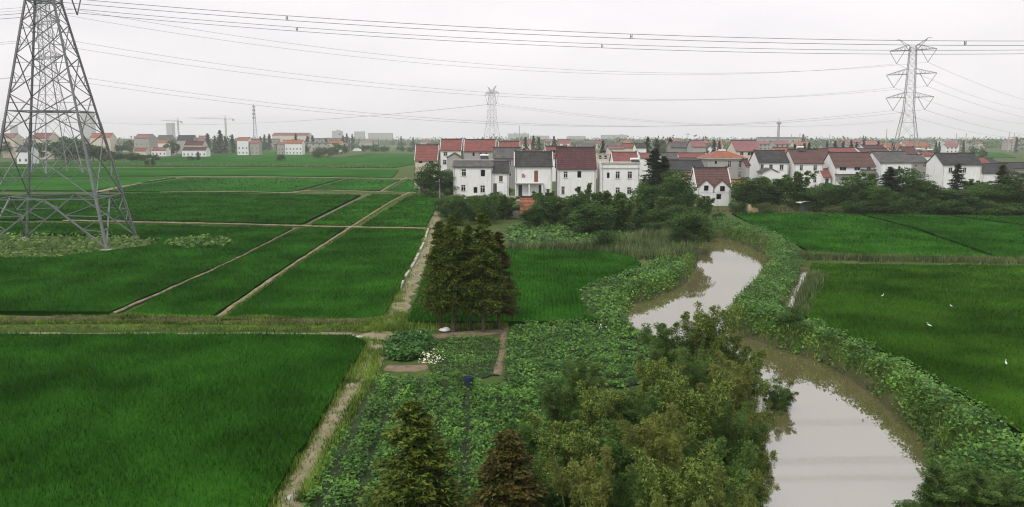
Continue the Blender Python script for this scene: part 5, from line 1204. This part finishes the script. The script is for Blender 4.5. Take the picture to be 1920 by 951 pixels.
def crane(label, px, yt, d, xl, xr):
    t = P(px, yt, d); o = empty('tower_crane', (t[0], d, 0), 0, label, 'crane'); z = t[2] - 7; b = MB()
    for sx in (-1, 1):
        for sy in (-1, 1): b.bar((sx, sy, 0), (sx, sy, z + 2), 0.5)
    n = 16
    for k in range(n): b.bar((-1, -1, z * k / n), (1, -1, z * (k + 1) / n), 0.35); b.bar((1, 1, z * k / n), (-1, 1, z * (k + 1) / n), 0.35)
    b.build('mast', M['crane'], o)
    a, c = (xl - px) / F * d, (xr - px) / F * d
    j = MB(); j.bar((a, 0, z + 2), (0, 0, z), 0.5); j.bar((a, 0, z + 2), (0, 0, z + 1.9), 0.5)
    for k in range(10): j.bar((a * k / 10, 0, z + 2 * k / 10), (a * (k + 0.5) / 10, 0, z + 2), 0.3)
    j.build('jib', M['crane'], o)
    MB().bar((0, 0, z), (c, 0, z), 0.8).build('counter_jib', M['crane'], o)
    s = 1 if c > 0 else -1; MB().box((c - 2.0, -1, z - 3), (c + 1.0, 1, z + 0.5)).build('counterweight', M['concrete'], o)
    p_ = MB().bar((0, 0, z + 2), (0, 0, z + 7), 0.7); p_.bar((0, 0, z + 7), (a * 0.6, 0, z + 2.3), 0.25); p_.bar((0, 0, z + 7), (c * 0.9, 0, z + 0.4), 0.25); p_.build('apex', M['crane'], o)
crane('tower crane with short jib, left of two on the skyline', 333, 221, 1500, 302, 340)
crane('tower crane with long jib, right of two on the skyline', 422, 216, 1400, 352, 437)
def pole(label, px, by, ty, arm=True, group=None, d=None):
    g_ = G(px, by); dd = d or g_[1]; x = (P(px, ty, dd))[0]; zt = P(px, ty, dd)[2]; o = empty('utility_pole', (x, dd, 0), 0, label, 'utility pole', group); k = max(1.0, dd / 260)
    MB().bar((0, 0, -0.3), (0, 0, zt), 0.34 * k, 0.2 * k, 8).build('shaft', M['concrete'], o)
    if arm: MB().bar((-0.9 * k, -0.14, zt - 0.5), (0.9 * k, -0.14, zt - 0.5), 0.12 * k).build('crossarm', M['steel'], o)
pole('utility pole with crossarm in front of the dark trees by the low white house', 824, 373, 336)
pole('taller utility pole close behind the one with the crossarm', 830, 366, 328, False)
pole('slender utility pole by the left end of the rice plots', 1290, 300, 250, True, d=420)
for px, ty in ((1663, 242), (1556, 252), (1794, 250), (1812, 250), (1484, 252), (1500, 250), (1893, 248), (1902, 250), (974, 236)): pole('thin far pole sticking up above the skyline', px, 0, ty, False, 'far thin poles', d=800)

# ------------------------------------------------------------------ small things
g_ = G(785, 357); o = empty('water_tank', (g_[0], g_[1], 0), 0.2, 'small white tank trailer beside the dark tree at the village corner', 'tank')
b = MB(); b.bar((-0.9, 0, 1.5), (0.9, 0, 1.5), 1.5, None, 14); b.build('barrel', M['white'], o)
MB().box((-1.0, -0.55, 0.45), (1.0, 0.55, 0.72)).build('frame', M['concrete'], o)
for sx in (-0.6, 0.6):
    for sy in (-0.6, 0.6): MB().bar((sx, sy - 0.08, 0.32), (sx, sy + 0.08, 0.32), 0.64, None, 12).build('wheel', M['dark'], o)
# straw heap and bale by the field
g_ = G(1404, 398); b = MB(); n = 12
prof = [(0.0, 0.55), (0.3, 0.62), (0.7, 0.52), (1.05, 0.32), (1.35, 0.08)]
for (z0, r0), (z1, r1) in zip(prof[:-1], prof[1:]):
    for k in range(n):
        a0, a1_ = 2 * math.pi * k / n, 2 * math.pi * (k + 1) / n; w = lambda a, r, z: (r * math.cos(a) * (1 + 0.1 * math.sin(3 * a + z)), r * math.sin(a), z)
        b.quad(w(a0, r0, z0), w(a1_, r0, z0), w(a1_, r1, z1), w(a0, r1, z1))
tag(b.build('straw_heap', M['straw'], None, g_), 'pointed straw heap at the field edge right of the double gabled house', 'straw heap')
g_ = G(1414, 398); b = MB(); b.box((-0.6, -0.4, 0), (0.6, 0.4, 0.4)); b.box((-0.5, -0.35, 0.41), (0.55, 0.4, 0.7)); tag(b.build('straw_bales', M['straw'], None, g_), 'low pale pile beside the pointed straw heap', 'pile')
g_ = G(1509, 396); o = empty('field_shelter', g_, 0.1, 'small field shelter with curved white roof at the hedge foot', 'shelter')
b = MB(); n = 6
for k in range(n): a0, a1_ = -1.3 + 2.6 * k / n, -1.3 + 2.6 * (k + 1) / n; b.slab([(a0, -0.9, 1.75 - 0.18 * a0 * a0), (a1_, -0.9, 1.75 - 0.18 * a1_ * a1_), (a1_, 0.9, 1.75 - 0.18 * a1_ * a1_), (a0, 0.9, 1.75 - 0.18 * a0 * a0)], 0.05)
b.build('roof', M['white'], o)
for sx in (-1.1, 1.1):
    for sy in (-0.7, 0.7): MB().bar((sx, sy, 0), (sx, sy, 1.5), 0.08).build('post', M['wood'], o)
MB().box((-0.7, -0.5, 0), (0.8, 0.5, 0.9)).build('tarpaulin', M['blue'], o)
# shed with orange roof among the bamboo, grey yard wall
house('tumbledown shed with bright orange roof among the bamboo', 977, 1000, 118, 397, 371, 3.2, 'wall_g', 't_orange', name='shed', cat='shed', horn=0.0, eave_band=False)
g0, g1 = G(945, 409), G(976, 410); b = MB(); b.box((0, 0, -0.2), (g1[0] - g0[0], 0.25, 1.1)); tag(b.build('yard_wall', M['wall_g'], None, g0), 'low grey wall left of the orange roofed shed', 'wall')
g0, g1 = P(905, 360, 153), P(1006, 364, 153); b = MB(); b.box((0, 0, -0.2), (g1[0] - g0[0], 0.3, 1.0)); tag(b.build('yard_wall', M['concrete'], None, (g0[0], 153, 0)), 'grey stone yard wall at the foot of the low white house', 'wall')
g0, g1 = G(1205, 418), G(1285, 418); b = MB(); 
fo = empty('bean_fence', g0, 0, 'row of thin stakes in front of the dark trees left of the pond head', 'stakes')
for k in range(16): xx = (g1[0] - g0[0]) * k / 15; MB().bar((xx, 0.1 * math.sin(k * 3), 0), (xx + 0.08 * math.cos(k * 5), 0, 1.1 + 0.2 * math.sin(k * 7)), 0.05).build('stake', M['drygrass'], fo)
# pale flowering plants, the dark tub and litter in the gardens
p = sample(GP([(788, 700), (822, 700), (832, 682), (792, 680)]), 40); stuff('flowering_plants', leafcover(p, gz(p) + 0.25, 0.5, 0.10, 3, 2), plain('cream_flowers', (0.62, 0.64, 0.46), 0.7), 'clump of cream flowering plants in the garden before the redwoods', 'flowers')
p = sample(GP([(1120, 636), (1134, 636), (1136, 626), (1122, 626)]), 22); stuff('flowering_plants', leafcover(p, gz(p) + 0.3, 0.4, 0.07, 3, 1), M['white'], 'tiny white flowers in the vegetable rows near the pond', 'flowers')
g_ = G(878, 733); b = MB(); n = 14
for k in range(n):
    a0, a1_ = 2 * math.pi * k / n, 2 * math.pi * (k + 1) / n; c0, s0, c1, s1 = math.cos(a0), math.sin(a0), math.cos(a1_), math.sin(a1_)
    b.quad((0.2 * c0, 0.2 * s0, 0), (0.2 * c1, 0.2 * s1, 0), (0.27 * c1, 0.27 * s1, 0.4), (0.27 * c0, 0.27 * s0, 0.4)); b.quad((0.27 * c0, 0.27 * s0, 0.4), (0.27 * c1, 0.27 * s1, 0.4), (0.24 * c1, 0.24 * s1, 0.38), (0.24 * c0, 0.24 * s0, 0.38)); b.quad((0.24 * c0, 0.24 * s0, 0.38), (0.24 * c1, 0.24 * s1, 0.38), (0.18 * c1, 0.18 * s1, 0.06), (0.18 * c0, 0.18 * s0, 0.06))
b.quad(*[(0.18 * math.cos(2 * math.pi * k / n), 0.18 * math.sin(2 * math.pi * k / n), 0.06) for k in range(n)])
tag(b.build('tub', M['bin'], None, (g_[0], g_[1], 0.3)), 'dark blue plastic tub in the leafy garden', 'tub')
def sack(px, py_, s, label, mat='white'):
    g_ = G(px, py_); bm = bmesh.new(); bmesh.ops.create_icosphere(bm, subdivisions=2, radius=1.0)
    for v in bm.verts: v.co = Vector((v.co.x * s * (1 + 0.2 * math.sin(3 * v.co.y)), v.co.y * s * 0.7, max(-0.1, v.co.z) * s * 0.6 * (1 + 0.25 * math.sin(4 * v.co.x))))
    me = bpy.data.meshes.new('sack'); bm.to_mesh(me); bm.free(); me.materials.append(M[mat])
    tag(obj('sack', me, None, (g_[0], g_[1], gz(np.array([g_[:2]]))[0] + 0.08)), label, 'sack')
sack(834, 622, 0.35, 'white sack lying at the foot of the left redwood trunks'); sack(673, 636, 0.22, 'small white bag at the bend of the earth track')
sack(545, 940, 0.25, 'pale stone lump beside the track at the bottom edge', 'concrete'); sack(786, 628, 0.25, 'small white bag left of the redwood trunks')
# slabs of the broken concrete channel beside the main track
ch = empty('concrete_channel', (*G(800, 432)[:2], 0), 0, 'broken pale concrete channel along the left side of the main track', 'channel')
L = smooth_poly(GP([(803, 432), (797, 452), (790, 470), (776, 498), (762, 520), (746, 552)]), 2, False); c0 = G(800, 432)
for k in range(0, len(L) - 1):
    a, b_ = L[k], L[k + 1]; n = max(1, int(np.linalg.norm(b_ - a) / 1.5))
    for i in range(n):
        if rng.random() < 0.3: continue
        p0 = a + (b_ - a) * (i + 0.04) / n; p1 = a + (b_ - a) * (i + 0.92) / n; T = unit((p1 - p0)[None])[0]; N = np.array((-T[1], T[0])) * 0.10
        zt = 0.3 + rng.normal() * 0.03; q = [p0 - N, p0 + N, p1 + N, p1 - N]
        MB().slab([(v[0] - c0[0], v[1] - c0[1], zt) for v in q[::-1]], 0.3).build('slab', M['concrete'], ch)

# solar water heaters on the roofs
def heater(label, px, py_, d, panel=True):
    c = P(px, py_, d); o = empty('solar_heater', tuple(c), 0.1, label, 'water heater')
    MB().bar((-0.9, 0, 0.5), (0.9, 0, 0.5), 0.5, None, 10).build('tank', M['white'], o)
    if panel: MB().slab([(-0.85, -1.4, -0.35), (0.85, -1.4, -0.35), (0.85, -0.1, 0.4), (-0.85, -0.1, 0.4)], 0.06).build('panel', M['glass'], o)
    for sx in (-0.7, 0.7): MB().bar((sx, 0, -0.9), (sx, 0, 0.4), 0.06).build('leg', M['steel'], o)
heater('white solar heater above the middle of the low white house roof', 908, 296, 163)
heater('white solar heater on the weathered grey roof of the right hand row', 1692, 298, 196)
heater('white solar heater at the right end of the parapet of the flat roofed house', 1190, 303, 158)
heater('white solar heater on the dark roof left of the black roofed end house', 1722, 283, 236)
heater('white solar heater at the small rust red roof behind the bare grey house', 1743, 284, 249)
heater('white solar heater over the plain brown roof of the right hand row', 1500, 280, 200)
# egrets standing in the rice
def egret(label, px, py_, rz):
    g_ = G(px, py_, 0.35); o = empty('egret', (g_[0], g_[1], 0.18), rz, label, 'bird'); o.scale = (0.5, 0.5, 0.42); b = MB()
    sp = [(-0.34, 0.50, 0.02), (-0.26, 0.53, 0.075), (-0.10, 0.58, 0.115), (0.05, 0.61, 0.105), (0.14, 0.66, 0.06), (0.16, 0.74, 0.035), (0.13, 0.82, 0.03), (0.16, 0.90, 0.03), (0.21, 0.93, 0.04), (0.26, 0.93, 0.03), (0.29, 0.925, 0.012), (0.39, 0.91, 0.004)]
    n = 8; i0 = 0
    for k, (x, z, r_) in enumerate(sp):
        for a in range(n): an = 2 * math.pi * a / n; b.v.append((x - 0.3 * r_ * math.cos(an) * (0.15 < x < 0.2), r_ * math.sin(an) * 0.85, z + r_ * math.cos(an)) if not 4 <= k <= 7 else (x + r_ * math.cos(an), r_ * math.sin(an), z))
    for k in range(len(sp) - 1):
        for a in range(n): b.f.append((k * n + a, k * n + (a + 1) % n, (k + 1) * n + (a + 1) % n, (k + 1) * n + a))
    b.build('body', M['white'], o)
    for s in (-1, 1): MB().bar((-0.02, s * 0.04, 0.0), (-0.04, s * 0.04, 0.5), 0.025, None, 5).build('leg', M['dark'], o)
egret('white egret furthest left in the fresh rice field on the right', 1655, 556, 0.6); egret('white egret in the middle of the fresh rice field', 1742, 612, 2.4)
egret('white egret in the rear of the fresh rice field', 1783, 576, 3.6); egret('white egret nearest to the right edge in the fresh rice field', 1886, 683, 1.2)

# ------------------------------------------------------------------ haze
hz = MB().box((-3300, -3300, -3.5), (3300, 3600, 90)); ho = hz.build('haze', M['white']); tag(ho, kind='stuff'); ho['label'] = 'pale summer haze over the plain'
ho.data.materials.clear()
hm = bpy.data.materials.new('haze_air'); hm.use_nodes = True; hn = hm.node_tree.nodes; hn.clear()
ou = hn.new('ShaderNodeOutputMaterial'); pv = hn.new('ShaderNodeVolumePrincipled')
pv.inputs['Density'].default_value = 0.00025; pv.inputs['Color'].default_value = (0.935, 0.965, 1.0, 1); pv.inputs['Anisotropy'].default_value = 0.2
hm.node_tree.links.new(pv.outputs[0], ou.inputs['Volume']); ho.data.materials.append(hm)
